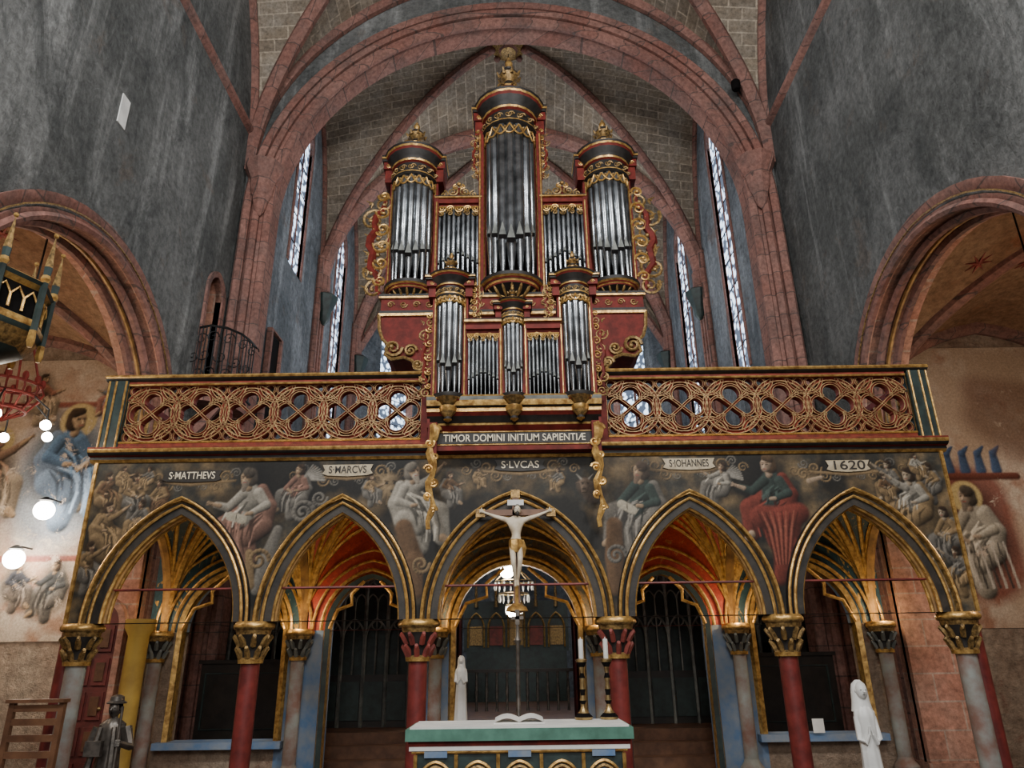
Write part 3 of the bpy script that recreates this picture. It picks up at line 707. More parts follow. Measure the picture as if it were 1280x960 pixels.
cv.figure(-.75, 3.42, .26, 1, BR, GR); cv.figure(-.42, 3.53, .16, 1, OC, OC); cv.figure(.5, 3.5, .18, -1, GR, OC)
cv.figure(2.34, 3.44, .34, -1, WH, GR, .3, 0, wings=True)
cv.figure(2.92, 3.30, .66, -1, TL, RD, .0, 0, (.12, .07, .035), False, skin=(.48, .34, .23))
cv.stroke([(2.75, 3.02, .13), (3.0, 2.98, .15), (3.18, 3.05, .12)], RD, .9); cv.stroke([(3.05, 2.95, .14), (3.0, 2.65, .15), (2.88, 2.35, .08)], RD, .9)
for i in range(11): cv.stroke([(2.72 + .045 * i, 3.08 - .01 * (i % 3), .006), (2.80 + .03 * i, 2.85 + .02 * (i % 4), .016), (2.84 + .016 * i, 2.5, .006)], (.36, .11, .07) if i % 2 else (.05, .010, .007), .3, .7, .75)
cv.stroke([(3.35, 3.42, .03), (3.5, 3.46, .02)], (.45, .33, .22)); cv.volute(3.3, 3.5, .07, 1, OC, .2)
for x, z, k, sg, ro_, cl in ((4.28, 3.44, .32, -1, GR, OC), (4.74, 3.42, .30, -1, OC, GR), (4.5, 3.22, .52, -1, WH, OC), (4.80, 2.85, .40, -1, OC, GR), (4.2, 3.36, .2, 1, BR, OC), (4.84, 2.45, .34, -1, GR, OC), (4.6, 3.6, .2, 1, WH, OC)):
    cv.figure(x, z, k, sg, ro_, cl, arm=cv.rr.randrange(3), beard=cv.rr.random() < .5, skin=(.48, .37, .25))
def keep(X, Z):
    k = np.ones(X.shape, bool)
    for (xc, a, r, zs, _) in ops:
        Rr = (a * a + r * r) / (2 * a); c = Rr - a
        k &= ~((np.abs(X - xc) + c) ** 2 + (Z - zs) ** 2 < (Rr + .12) ** 2)
    return k
cv.mesh('painted_front', -.004, artmat('screen_painting', gain=1.1), keep, so)

def fresco(name, x0, x1, z0, z1, seed, paint, lo):
    c = Canvas(x0, x1, z0, z1, .022, seed); f = c.fbm(.7); g = c.fbm(.25)
    k = np.clip((f - .35) * 3, 0, 1)[..., None]; h = np.clip((g - .4) * 3, 0, 1)[..., None]
    c.C = (1 - k) * np.array((.42, .31, .22)) + k * ((1 - h) * np.array((.52, .43, .34)) + h * np.array((.32, .17, .11)))
    paint(c); c.mesh(name, 3.58, artmat(name + '_paint', .9, (.50, .40, .31), lo))
def pl(c):
    c.stroke([(-10.7, 5.75, .05), (-5.9, 5.75, .05)], (.28, .09, .06), .2); c.stroke([(-10.7, 3.15, .05), (-5.9, 3.15, .05)], (.28, .09, .06), .2)
    c.cap((-7.5, 4.7), (-7.5, 4.2), .85, .9, (.22, .27, .33), .3, .5, .8)
    c.figure(-6.75, 4.55, .8, -1, (.34, .13, .09), (.36, .26, .16), 0, 0, halo=(.45, .34, .16)); c.figure(-7.5, 4.85, 1.3, 1, (.10, .17, .27), (.18, .24, .33), 0, 2, halo=(.45, .34, .16))
    c.figure(-8.75, 4.65, 1.0, 1, (.28, .17, .11), (.36, .28, .2), 0, 1, halo=(.45, .34, .16)); c.figure(-6.2, 4.8, .6, -1, (.36, .3, .24), (.18, .22, .27))
    c.figure(-7.3, 2.75, .6, -1, (.08, .08, .08), (.16, .14, .12)); c.figure(-7.9, 2.8, .5, 1, (.06, .06, .07), (.2, .16, .13))
    c.figure(-8.2, 5.95, .6, 1, (.36, .16, .1), (.4, .3, .2)); c.figure(-6.9, 5.95, .5, -1, (.24, .24, .25), (.34, .15, .11)); c.figure(-6.2, 5.95, .5, -1, (.3, .12, .08), (.4, .33, .22))
fresco('wall_fresco_left', -10.7, -5.75, 1.9, 6.6, 3, pl, .56)
def pr(c):
    c.cap((6.9, 3.2), (6.9, 4.2), .5, .5, (.26, .075, .05), .1, .3, .8); c.cap((7.5, 2.9), (7.5, 3.9), .6, .55, (.22, .07, .05), .1, .3, .9)
    c.figure(7.42, 3.42, 1.1, -1, (.46, .41, .32), (.50, .45, .36), 0, 2, (.10, .08, .06), True, skin=(.5, .38, .27), halo=(.52, .40, .18))
    for i in range(9): c.stroke([(7.0 + .1 * i, 3.2, .012), (7.08 + .1 * i, 2.5, .02)], (.05, .045, .04) if i % 2 else (.52, .47, .4), .2)
    for i in range(6): c.stroke([(6.7 + .26 * i, 4.38, .09), (6.7 + .26 * i, 4.66, .06), (6.82 + .26 * i, 4.78, .02)], (.08, .13, .24))
    c.stroke([(6.5, 4.27, .06), (8.3, 4.27, .06)], (.18, .055, .035)); c.figure(9.0, 3.3, 1.1, -1, (.36, .16, .11), (.27, .25, .22), halo=(.5, .38, .18))
    c.cap((8.0, 5.3), (8.5, 4.9), .35, .4, (.16, .08, .055), .2, .8, .6); c.cap((8.0, 5.8), (8.9, 5.6), .25, .3, (.2, .10, .07), .2, .8, .6)
fresco('wall_fresco_right', 5.75, 10.7, 1.9, 6.6, 8, pr, .60)

# ------------------------------------------------------------------ organ
def pipe(b, x, y, z0, z1, r, foot):
    b.lathe((x, y, 0), [(r * .3, z0), (r * .9, z0 + foot), (r, z0 + foot + .01), (r, z1)], tin, 12)
    zf = z0 + foot; w = r * .62
    b.add([(x - w, y - r * 1.01, zf - r * .2), (x + w, y - r * 1.01, zf - r * .2), (x + w, y - r * 1.01, zf + r * .7), (x - w, y - r * 1.01, zf + r * .7)], [(0, 1, 2, 3)], black)
    b.add([(x - w, y - r * 1.015, zf + r * .7), (x + w, y - r * 1.015, zf + r * .7), (x, y - r * 1.02, zf + r * 3.4)], [(0, 1, 2)], stallgrey)
def lace(b, c, Rr, z, h, k, a0=-1.45, a1=1.45, m=gold2):
    for ph in (0, .5):
        P = []
        for i in range(61):
            t = i / 60; a = a0 + (a1 - a0) * t
            P.append((c[0] + Rr * sin(a), c[1] - Rr * cos(a), z - h * (.15 + .85 * abs(sin(pi * (k * t + ph))))))
        b.sweep(P, .014, gold, 5)
    for i in range(k * 2):
        t = (i + .5) / (k * 2); a = a0 + (a1 - a0) * t; b.ball((c[0] + Rr * 1.01 * sin(a), c[1] - Rr * 1.01 * cos(a), z - h * .45), .024, m, 6)
def tower(b, cx, cy, Rr, zb, zt, n, foot, ent, cap, proud=.14, lantern=False):
    for i in range(n):
        f = (i - (n - 1) / 2) / ((n - 1) / 2); a = f * 1.25; big = 1 - .25 * abs(f)
        pr = Rr * 1.25 / n * 1.30 * big
        pipe(b, cx + (Rr - pr) * sin(a), cy - (Rr - pr) * cos(a), zb, zt + .05, pr, foot * (1 + .45 * abs(f)))
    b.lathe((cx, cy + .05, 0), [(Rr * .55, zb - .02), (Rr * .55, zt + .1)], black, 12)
    for sg in (-1, 1):
        x = cx + sg * (Rr + .015); b.box(x - .035, x + .035, cy - .02, cy + Rr, zb, zt + .02, redp)
        b.sweep([(x, cy - .03, zb), (x, cy - .03, zt)], .012, gold, 5)
    c = (cx, cy, zb)
    b.lathe(c, [(.03, -Rr * 1.35), (.07, -Rr * 1.2), (.05, -Rr * 1.1), (Rr * .45, -Rr * .95), (Rr * .5, -Rr * .8), (Rr * .42, -Rr * .75), (Rr * .8, -Rr * .45), (Rr * .98, -Rr * .36), (Rr * 1.0, -Rr * .3), (Rr * 1.04, -Rr * .24), (Rr * 1.06, -.09), (Rr * 1.1, -.07), (Rr * 1.18, -.05), (Rr * 1.2, 0)],
            [gold, gold2, dark, dark, gold, dark, dark, redp, gold, dark, redp, gold, dark], 20)
    for k in range(9):
        a = -1.5 + 3 * k / 8; b.sweep([(cx + Rr * q * sin(a), cy - Rr * q * cos(a), zb - Rr * zz) for q, zz in ((.5, .74), (.78, .55), (.9, .42), (.96, .36))], [Rr * .03, Rr * .06, Rr * .05, Rr * .02], gold2, 5)
    e = ent
    b.lathe((cx, cy, zt), [(Rr * 1.03, -.02), (Rr * 1.12, .01), (Rr * 1.12, .03), (Rr * 1.02, .05), (Rr * 1.02, e * .4), (Rr * 1.12, e * .44), (Rr * 1.14, e * .5), (Rr * 1.2, e * .6), (Rr + proud * .9, e * .76), (Rr + proud, e * .84), (Rr + proud + .02, e * .88), (Rr + proud + .03, e * .95), (Rr * .95, e * 1.0)],
            [dark, gold, dark, dark, redp, gold, dark, dark, redp, gold, dark, gold], 20)
    for k in range(14):
        a = 2 * pi * k / 14
        for sg in (-1, 1): spiral(b, cx + Rr * 1.03 * sin(a + sg * .06), cy - Rr * 1.03 * cos(a + sg * .06), zt + e * .23, e * .10, 0, 1.1, gold2, e * .022, sg, 9)
    for sg in (-1, 1):
        x = cx + sg * (Rr + proud * .6); w = proud * .62
        b.box(x - w, x + w, cy - .1, cy + Rr, zt + e * .5, zt + e * .76, redp); b.box(x - w * 1.2, x + w * 1.2, cy - .13, cy + Rr, zt + e * .76, zt + e * .84, dark)
        b.box(x - w * 1.3, x + w * 1.3, cy - .15, cy + Rr, zt + e * .84, zt + e * .90, gold); b.box(x - w * 1.3, x + w * 1.3, cy - .15, cy + Rr, zt + e * .90, zt + e * .97, dark); b.box(x - w * .7, x + w * .7, cy - .06, cy + Rr, zt + .02, zt + e * .5, redp)
        spiral(b, x, cy - .1, zt + e * .62, e * .09, 0, 1.3, gold, e * .02, sg, 10)
    lace(b, (cx, cy), Rr * 1.02, zt - .005, Rr * .55, 4)
    z = zt + e
    b.lathe((cx, cy, z), [(Rr * 1.05, -.02), (Rr * .98, cap * .07), (Rr * 1.0, cap * .09), (Rr * .94, cap * .12), (Rr * .85, cap * .18), (Rr * .62, cap * .27), (Rr * .42, cap * .33), (Rr * .44, cap * .36), (Rr * .36, cap * .38), (Rr * .24, cap * .42), (Rr * .20, cap * .50), (Rr * .34, cap * .56), (Rr * .42, cap * .62), (Rr * .36, cap * .68), (Rr * .18, cap * .73), (Rr * .22, cap * .76), (Rr * .12, cap * .8), (Rr * .17, cap * .87), (Rr * .10, cap * .94), (.01, cap)],
            [redp, gold, dark, redp, redp, dark, gold, dark, gold2, dark, gold2, gold2, dark, gold, dark, gold, gold, gold2, gold], 14)
    for k in range(8):
        a = 2 * pi * k / 8 + .3; P = []
        for j in range(8):
            t = j / 7; q = Rr * (.98 - .6 * t + .16 * sin(t * pi)); P.append((cx + q * cos(a), cy + q * sin(a), z + cap * (.10 + .27 * t)))
        b.sweep(P, Rr * .045, gold2, 5)
        b.sweep([(cx + Rr * .4 * cos(a), cy + Rr * .4 * sin(a), z + cap * .58), (cx + Rr * .52 * cos(a), cy + Rr * .52 * sin(a), z + cap * .66)], [Rr * .08, Rr * .03], gold2, 5)
def flat(b, x0, x1, y, zb, zt, n, r, foot, back=.25, crown=True):
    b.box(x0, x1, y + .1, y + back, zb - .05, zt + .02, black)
    for i in range(n):
        f = abs((i + .5) / n - .5) * 2
        pipe(b, x0 + (x1 - x0) * (i + .5) / n, y, zb, zt + .03, r, foot * (1.35 - .5 * f))
    b.box(x0, x1, y - .07, y + back, zb - .09, zb, redp); b.sweep([(x0, y - .07, zb - .02), (x1, y - .07, zb - .02)], .016, gold, 5)
    b.box(x0, x1, y - .03, y + back, zt, zt + .05, redp)
    k = 5
    for i in range(k):
        cx = x0 + (x1 - x0) * (i + .5) / k; s = (x1 - x0) / k * .48
        spiral(b, cx, y - .055, zt - s * .7, s, 0, 1.5, gold, s * .2, 1 if i % 2 else -1)
        spiral(b, cx, y - .055, zt - s * 1.9, s * .8, pi, 1.3, gold2, s * .18, -1 if i % 2 else 1)
    b.sweep([(x0, y - .05, zt - .01), (x1, y - .05, zt - .01)], .014, gold, 5)
    b.box(x0 - .02, x1 + .02, y - .08, y + back, zt + .05, zt + .13, redp)
    b.box(x0 - .03, x1 + .03, y - .12, y + back, zt + .13, zt + .155, gold); b.box(x0 - .03, x1 + .03, y - .12, y + back, zt + .155, zt + .17, dark)
    if crown:
        xm = (x0 + x1) / 2
        b.poly([(x0 + .1, zt + .17), (x1 - .1, zt + .17), (x1 - .16, zt + .24), (xm + .08, zt + .32), (xm, zt + .40), (xm - .08, zt + .32), (x0 + .16, zt + .24)], y - .01, y + .03, redp)
        for sg in (-1, 1):
            spiral(b, xm + sg * .1, y - .04, zt + .29, .09, pi / 2, 1.5, gold2, .02, sg)
            spiral(b, xm + sg * .24, y - .04, zt + .24, .07, pi / 2, 1.4, gold2, .016, sg)
            spiral(b, xm + sg * .05, y - .05, zt + .38, .05, pi / 2, 1.2, gold, .014, -sg)
        b.ball((xm, y - .04, zt + .44), .035, gold, 8)
def wing(b, x, y, z0, z1, sg, w):
    n = 6; H = (z1 - z0) / n
    for i in range(n):
        t = (i + .5) / n; s = w * (.34 + .22 * sin(pi * t)); cz = z0 + H * (i + .5)
        spiral(b, x + sg * (w * .45 + .2 * w * sin(i * 2.1)), y, cz, s, pi / 2 * (i % 2) + .5, 1.5, gold2, .028 * w / .4, sg if i % 2 else -sg)
        spiral(b, x + sg * w * .25, y - .02, cz + H * .45, s * .6, pi, 1.3, gold, .022 * w / .4, -sg)
        for q in range(3): b.sweep([(x + sg * w * .7, y, cz), (x + sg * w * (.95 - .1 * q), y, cz + (.06 - .07 * q) * w / .4)], [.025 * w / .4, .006], gold2, 5)
    P = [(x + sg * w * (.12 + .55 * sin(pi * i / 14) + .1 * sin(i * 1.9)), y + .01, z0 + (z1 - z0) * i / 14) for i in range(15)]
    b.sweep(P, [(.02 + .03 * sin(pi * i / 14)) * w / .3 for i in range(15)], redp, 5)

org = B(); Yc = 1.9
org.box(-1.25, 1.25, 1.75, 2.45, 3.9, 6.5, redp)
for k in range(4): org.box(-1.15 + .6 * k, -.65 + .6 * k, 1.72, 1.76, 4.3, 6.1, dark)
for sg in (-1, 1):
    pts = [(1.2, 5.45), (1.35, 5.5), (1.5, 5.7), (1.62, 5.75), (1.8, 5.72), (1.9, 5.8), (1.86, 5.95), (1.95, 6.05), (2.0, 6.2), (2.02, 6.45), (1.2, 6.45)]
    org.poly([(sg * x, z) for x, z in pts], 1.72, 2.4, redp)
    org.sweep([(sg * x, 1.70, z) for x, z in pts[:-1]], .028, gold2, 6)
    spiral(org, sg * 1.78, 1.68, 5.9, .14, 0, 1.6, gold2, .03, sg)
    spiral(org, sg * 1.52, 1.68, 5.85, .1, 0, 1.6, gold2, .025, -sg)
    spiral(org, sg * 1.4, 1.68, 5.62, .09, 0, 1.6, gold2, .025, sg)
    org.box(min(sg * 1.95, sg * 1.2), max(sg * 1.95, sg * 1.2), 1.9, 2.5, 6.5, 9.0, redp)
org.box(-2.03, 2.03, 1.68, 2.5, 6.43, 6.47, gold); org.box(-2.02, 2.02, 1.69, 2.5, 6.47, 6.52, dark); org.box(-2.0, 2.0, 1.7, 2.5, 6.52, 6.72, redp); org.box(-2.03, 2.03, 1.66, 2.5, 6.72, 6.75, gold); org.box(-2.03, 2.03, 1.66, 2.5, 6.75, 6.79, dark)
for k in range(20): spiral(org, -1.85 + 3.7 * k / 19, 1.69, 6.62, .06, 0, 1.3, gold2, .012, (-1) ** k, 10)
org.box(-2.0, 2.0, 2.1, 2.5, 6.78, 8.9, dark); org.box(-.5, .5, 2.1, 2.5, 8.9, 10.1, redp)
tower(org, -1.60, Yc, .34, 6.98, 8.95, 7, .42, .52, .78)
tower(org, 1.60, Yc, .34, 6.98, 8.95, 7, .42, .52, .78)
tower(org, 0, Yc - .05, .42, 7.0, 9.85, 7, .55, .60, 1.18, .16)
for sg in (-1, 1):
    x0, x1 = sorted((sg * 1.2, sg * .5)); flat(org, x0, x1, Yc - .05, 6.98, 8.45, 9, .034, .45)
    wing(org, sg * 1.98, Yc, 6.85, 8.75, sg, .42)
    wing(org, sg * .5, Yc - .1, 8.95, 9.95, sg, .16)
    org.box(min(sg * 1.24, sg * 1.17), max(sg * 1.24, sg * 1.17), 1.75, 2.3, 6.8, 8.6, redp)
    org.box(min(sg * .44, sg * .52), max(sg * .44, sg * .52), 1.75, 2.3, 6.8, 9.9, redp)
    org.sweep([(sg * .5, 1.74, 6.8), (sg * .5, 1.74, 9.85)], .014, gold, 5); org.sweep([(sg * 1.2, 1.74, 6.8), (sg * 1.2, 1.74, 8.5)], .014, gold, 5)
org.obj('pipe_organ')

rp = B(); Yr = -.22
rp.box(-.95, .95, Yr + .1, .35, 4.1, 5.25, redp)
for sg in (-1, 1): 
    rp.box(min(sg * .95, sg * .56), max(sg * .95, sg * .56), Yr + .1, .35, 5.25, 5.75, redp)
    tower(rp, sg * .755, Yr, .165, 4.42, 5.68, 5, .28, .30, .36, .10)
tower(rp, 0, Yr - .02, .125, 4.42, 5.38, 5, .22, .22, .26, .08)
for sg in (-1, 1):
    x0, x1 = sorted((sg * .55, sg * .165)); flat(rp, x0, x1, Yr, 4.42, 5.2, 8, .021, .22, .2, False)
    wing(rp, sg * .96, Yr + .05, 4.4, 5.5, sg, .17)
    wing(rp, sg * .5, Yr, 5.38, 5.9, -sg, .13)
    for x in (.575, .15): rp.box(sg * x - .02, sg * x + .02, Yr - .06, .2, 4.38, 5.3, redp); rp.sweep([(sg * x, Yr - .07, 4.4), (sg * x, Yr - .07, 5.3)], .008, gold, 5)
rp.prof([(-1.0, Yr, 4.38), (1.0, Yr, 4.38)], [(-.36, .4), (-.36, .08), (-.3, .02), (-.27, .04), (-.2, -.02), (-.16, -.06), (-.12, -.06), (-.1, -.1), (-.04, -.12), (0, -.13), (.03, -.1), (.03, .4)], (0, 1, 0),
        [dark, redp, gold, dark, redp, gold, dark, gold, stallgrey, gold, redp, redp])
for sg in (-1, 1):
    x0, x1 = sorted((sg * .97, sg * 1.0)); rp.box(x0, x1, Yr, .2, 4.05, 4.4, redp)
for x in (-.755, 0, .755): rp.lathe((x, Yr - .1, 4.08), [(.01, 0), (.05, .03), (.04, .06), (.09, .12), (.1, .18), (.06, .2), (.14, .28)], [gold, dark, gold2, gold, dark, gold2], 10)
rp.box(-.9, .9, -.2, -.12, 3.84, 4.0, dark)
for z in (3.845, 3.995): rp.sweep([(-.9, -.205, z), (.9, -.205, z)], .008, gold, 5)
rp.box(-.9, .9, -.2, 0.1, 3.78, 3.86, redp)
for sg in (-1, 1):
    x = sg * .93
    rp.box(x - .05, x + .05, -.26, -.1, 3.7, 4.1, redp)
    P = [(x + .03 * sin(i * 1.3), -.25, 4.08 - i * .085) for i in range(15)]
    rp.sweep(P, [.02 + .05 * abs(sin(i * .9 + .4)) * (1 - i / 20) for i in range(15)], gold, 6)
    for i in range(7): spiral(rp, x + .03 * (-1) ** i, -.27, 4.0 - i * .15, .065 - .004 * i, i, 1.3, gold, .018, (-1) ** i)
ro = rp.obj('choir_positive_organ')
text('TIMOR DOMINI INITIUM SAPIENTIÆ', (0, -.204, 3.92), 1.62, lettr, ro, .085)

# ------------------------------------------------------------------ figures in the round
def skinfig(name, V, E, Rd, m, loc, s, parent=None, sub=2):
    me = bpy.data.meshes.new(name); me.from_pydata([tuple(Vector(v) * s) for v in V], E, []); me.materials.append(m)
    o = bpy.data.objects.new(name, me); SC.collection.objects.link(o); o.location = loc
    sk = o.modifiers.new('skin', 'SKIN'); sk.use_smooth_shade = True
    for i, r in enumerate(Rd): me.skin_vertices[0].data[i].radius = (r * s, r * s)
    me.skin_vertices[0].data[0].use_root = True
    su = o.modifiers.new('sub', 'SUBSURF'); su.levels = sub; su.render_levels = sub
    if parent: o.parent = parent
    return o
def head(b, c, r, m, hm, hair=True, beard=False):
    x, y, z = c
    b.ball(c, r, m, 14, .78, .9, 1.15)
    b.sweep([(x, y - r * .86, z + r * .2), (x, y - r * 1.08, z - r * .15), (x, y - r * .9, z - r * .2)], [r * .08, r * .14, r * .1], m, 5)
    for sg in (-1, 1):
        b.ball((x + sg * r * .3, y - r * .78, z + r * .12), r * .1, hm, 6, 1.3, .6, .7); b.ball((x + sg * r * .78, y, z), r * .2, m, 6, .4, .7, 1.2)
    b.ball((x, y - r * .78, z - r * .48), r * .14, hm, 6, 1.6, .6, .4)
    if hair: b.ball((x, y + r * .18, z + r * .18), r * 1.02, hm, 12, .86, .9, 1.1)
    if beard: b.ball((x, y - r * .5, z - r * .85), r * .5, hm, 10, 1, .7, 1.1)
b = B(); yX = -.14; zX = 3.08
b.box(-.035, .035, yX, yX + .04, 2.12, 3.28, wood); b.box(-.38, .38, yX, yX + .04, zX - .03, zX + .035, wood)
for (x, z) in ((0, 3.29), (-.39, zX), (.39, zX)): b.box(x - .05, x + .05, yX - .005, yX + .045, z - .045, z + .045, gold2)
b.box(-.09, .09, yX - .012, yX, 3.16, 3.22, cloth)
b.lathe((0, yX + .02, 2.02), [(.03, 0), (.12, .02), (.1, .06), (.04, .1)], gold, 10)
b.sweep([(0, yX + .02, 2.04), (0, yX + .02, 2.3)], .03, gold, 6); b.sweep([(0, yX + .02, 2.33), (0, .1, 2.33)], .02, iron, 5)
co = b.obj('crucifix')
S = .92
V = [(0, -.05, 0), (.005, -.055, .12), (0, -.05, .23), (.01, -.06, .32), (-.085, -.045, .27), (-.23, -.03, .315), (-.37, -.02, .37), (.085, -.045, .27), (.23, -.03, .315), (.37, -.02, .37),
     (-.045, -.05, -.03), (-.035, -.12, -.23), (-.012, -.045, -.43), (-.015, -.09, -.50), (.045, -.05, -.03), (.045, -.12, -.22), (.012, -.05, -.43), (.015, -.1, -.49),
     (-.405, -.025, .385), (.405, -.025, .385)]
E = [(0, 1), (1, 2), (2, 3), (2, 4), (4, 5), (5, 6), (2, 7), (7, 8), (8, 9), (0, 10), (10, 11), (11, 12), (12, 13), (0, 14), (14, 15), (15, 16), (16, 17), (6, 18), (9, 19)]
Rd = [.062, .05, .07, .026, .036, .024, .014, .036, .024, .014, .046, .032, .017, .016, .046, .032, .017, .016, .016, .016]
for side, bi in ((-1, 18), (1, 19)):
    for k in range(5):
        V.append((side * (.435 if k < 4 else .41), -.03 - (.01 if k == 4 else 0), .37 + .012 * k + (.01 if k == 4 else 0))); E.append((bi, len(V) - 1)); Rd.append(.005)
zp = zX - .37 * S
skinfig('corpus', V, E, Rd, ivory, (0, yX - .0, zp), S, co)
b = B(); head(b, (.02, yX - .085, zp + .385 * S), .05 * S * 1.05, ivory, p_dark, True, True)
b.lathe((0, yX - .05, zp - .10), [(.058, 0), (.068, .04), (.068, .09), (.066, .13), (.055, .14)], gold, 14, 1.15, .95, .08, 8)
b.sweep([(.06, yX - .07, zp + .02), (.09, yX - .08, zp - .06), (.08, yX - .07, zp - .15)], [.03, .025, .01], gold, 6)
b.obj('head_and_loincloth', True, co)

def robed(name, loc, H, m, hm, arms='fold', hat=False, ped=0, slim=1.0, pedm=None):
    b = B(); x, y, z = loc
    if ped: b.lathe((x, y, z), [(.17, 0), (.17, .05), (.14, .08), (.14, ped - .06), (.17, ped - .03), (.17, ped)], pedm or greycol, 8)
    z += ped
    pr = [(.15, 0), (.16, .02), (.145, .12), (.13, .3), (.12, .45), (.105, .58), (.115, .68), (.125, .76), (.12, .80), (.07, .835), (.035, .85), (.033, .87)]
    b.lathe((x, y, z), [(r * H * slim, h * H) for r, h in pr], m, 40, 1.05, .78, .055, 9)
    hr = .065 * (.75 if slim < .8 else 1)
    head(b, (x, y - .01 * H, z + .925 * H), hr * H, m, hm, hat)
    if arms == 'fold':
        k_ = slim
        for sg in (-1, 1):
            b.sweep([(x + sg * .105 * H * k_, y, z + .77 * H), (x + sg * .125 * H * k_, y - .02 * H, z + .64 * H), (x + sg * .07 * H * k_, y - .09 * H * k_, z + .62 * H), (x + sg * .012 * H, y - .11 * H * k_, z + .67 * H)], [.04 * H * k_, .038 * H * k_, .03 * H * k_, .018 * H * k_], m, 8)
            for k in range(4): b.sweep([(x + sg * .012 * H, y - .11 * H * k_, z + (.665 + .006 * k) * H), (x + sg * .004 * H, y - .115 * H * k_, z + (.70 + .006 * k) * H)], .005 * H, m, 5)
    if arms == 'book':
        b.sweep([(x - .12 * H, y, z + .77 * H), (x - .17 * H, y - .02 * H, z + .6 * H), (x - .08 * H, y - .13 * H, z + .58 * H)], [.05 * H, .045 * H, .025 * H], m, 8)
        b.sweep([(x + .12 * H, y, z + .77 * H), (x + .18 * H, y - .02 * H, z + .62 * H), (x + .14 * H, y - .14 * H, z + .66 * H)], [.05 * H, .045 * H, .025 * H], m, 8)
        b.box(x - .12 * H, x + .02 * H, y - .19 * H, y - .14 * H, z + .56 * H, z + .68 * H, m)
        b.sweep([(x + .15 * H, y - .16 * H, z), (x + .14 * H, y - .16 * H, z + .95 * H)], .012 * H, m, 6)
        for k in range(4): b.sweep([(x + .125 * H, y - .15 * H, z + (.64 + .014 * k) * H), (x + .14 * H, y - .185 * H, z + (.64 + .014 * k) * H), (x + .165 * H, y - .165 * H, z + (.64 + .014 * k) * H)], .008 * H, m, 5)
        for sg in (-1, 1): b.sweep([(x + sg * .06 * H, y - .09 * H, z + .78 * H), (x + sg * .1 * H, y - .13 * H, z + .45 * H), (x + sg * .05 * H, y - .13 * H, z + .05 * H)], [.02 * H, .03 * H, .02 * H], m, 6)
    if hat: b.lathe((x, y, z + .965 * H), [(.08 * H, 0), (.085 * H, .01 * H), (.06 * H, .025 * H), (.055 * H, .06 * H), (.02 * H, .075 * H)], m, 14)
    else:
        q = .8 if slim < .8 else 1
        b.lathe((x, y + .02 * H, z + .80 * H), [(.085 * H * q, 0), (.072 * H * q, .06 * H), (.066 * H * q, .13 * H), (.055 * H * q, .165 * H), (.02 * H * q, .19 * H)], m, 14, 1, .8)
    return b.obj(name)
robed('bronze_saint_statue', (-3.62, -1.0, 0), 1.0, bronze, black, 'book', True, .28, .85, pedm=bronze)
robed('white_madonna_statue', (3.08, -1.0, 0), 1.37, white, stallgrey, 'fold', False, 0, .50)
robed('white_madonna_statue', (-.66, .95, 0), .80, white, stallgrey, 'fold', False, .82, .62, white)

# ------------------------------------------------------------------ altar
b = B(); y0, y1 = -1.78, -1.12; W = .90; D = .08
b.box(-W + .08, W - .08, y0 + .1, y1 - .05, 0, .84 + D, wood)
b.box(-W + .02, W - .02, y0 + .04, y1, .86 + D, .90 + D, redp); b.box(-W, W, y0, y1, .90 + D, .985 + D, green); b.box(-W + .03, W - .03, y0 + .03, y1 - .02, .985 + D, .998 + D, cloth)
b.box(-W + .03, W - .03, y0 + .03, y0 + .05, .83 + D, .86 + D, cloth)
b.box(-W + .08, W - .08, y0 + .06, y0 + .1, .1, .83 + D, dkgreen)
b.sweep([(-W + .05, y0 + .05, .82 + D), (W - .05, y0 + .05, .82 + D)], .014, gold, 6)
for i in range(5):
    xc = -.66 + .33 * i
    if i % 2 == 0: b.box(xc - .09, xc + .09, y0 + .035, y0 + .09, .78 + D, .83 + D, bluep)
    for a_, r_ in ((.13, gold), (.10, gold2)): b.sweep([(xc - a_, y0 + .05, .1)] + [(x, y0 + .05, z) for x, z in arc(xc, a_, a_ * 1.15, .60 + D)] + [(xc + a_, y0 + .05, .1)], .014, r_, 5)
    b.add([(xc - .09, y0 + .055, .1), (xc + .09, y0 + .055, .1), (xc + .09, y0 + .055, .62 + D), (xc, y0 + .055, .72 + D), (xc - .09, y0 + .055, .62 + D)], [(0, 1, 2, 3, 4)], p_red if i % 2 else p_blue)
    for rr_ in (.055, .03): b.sweep([(xc + rr_ * cos(k * pi / 6), y0 + .045, .62 + D + rr_ * sin(k * pi / 6)) for k in range(12)], .008, gold, 5, True)
for x in (-.82, -.5, -.17, .17, .5, .82): b.sweep([(x, y0 + .05, .1), (x, y0 + .05, .8 + D)], .016, gold, 6)
b.obj('altar', False)
b = B(); zt_ = 1.08
for sg in (-1, 1):
    P = []
    for i in range(7): t = i / 6; P.append((sg * t * .2, .015 + .03 * sin(pi * t)))
    for (p, q) in zip(P, P[1:]): b.add([(p[0], -1.6, zt_ + p[1]), (q[0], -1.6, zt_ + q[1]), (q[0], -1.35, zt_ + .02 + q[1]), (p[0], -1.35, zt_ + .02 + p[1])], [(0, 1, 2, 3)], cloth)
b.box(-.21, .21, -1.61, -1.33, zt_, zt_ + .014, cloth); b.obj('open_book')
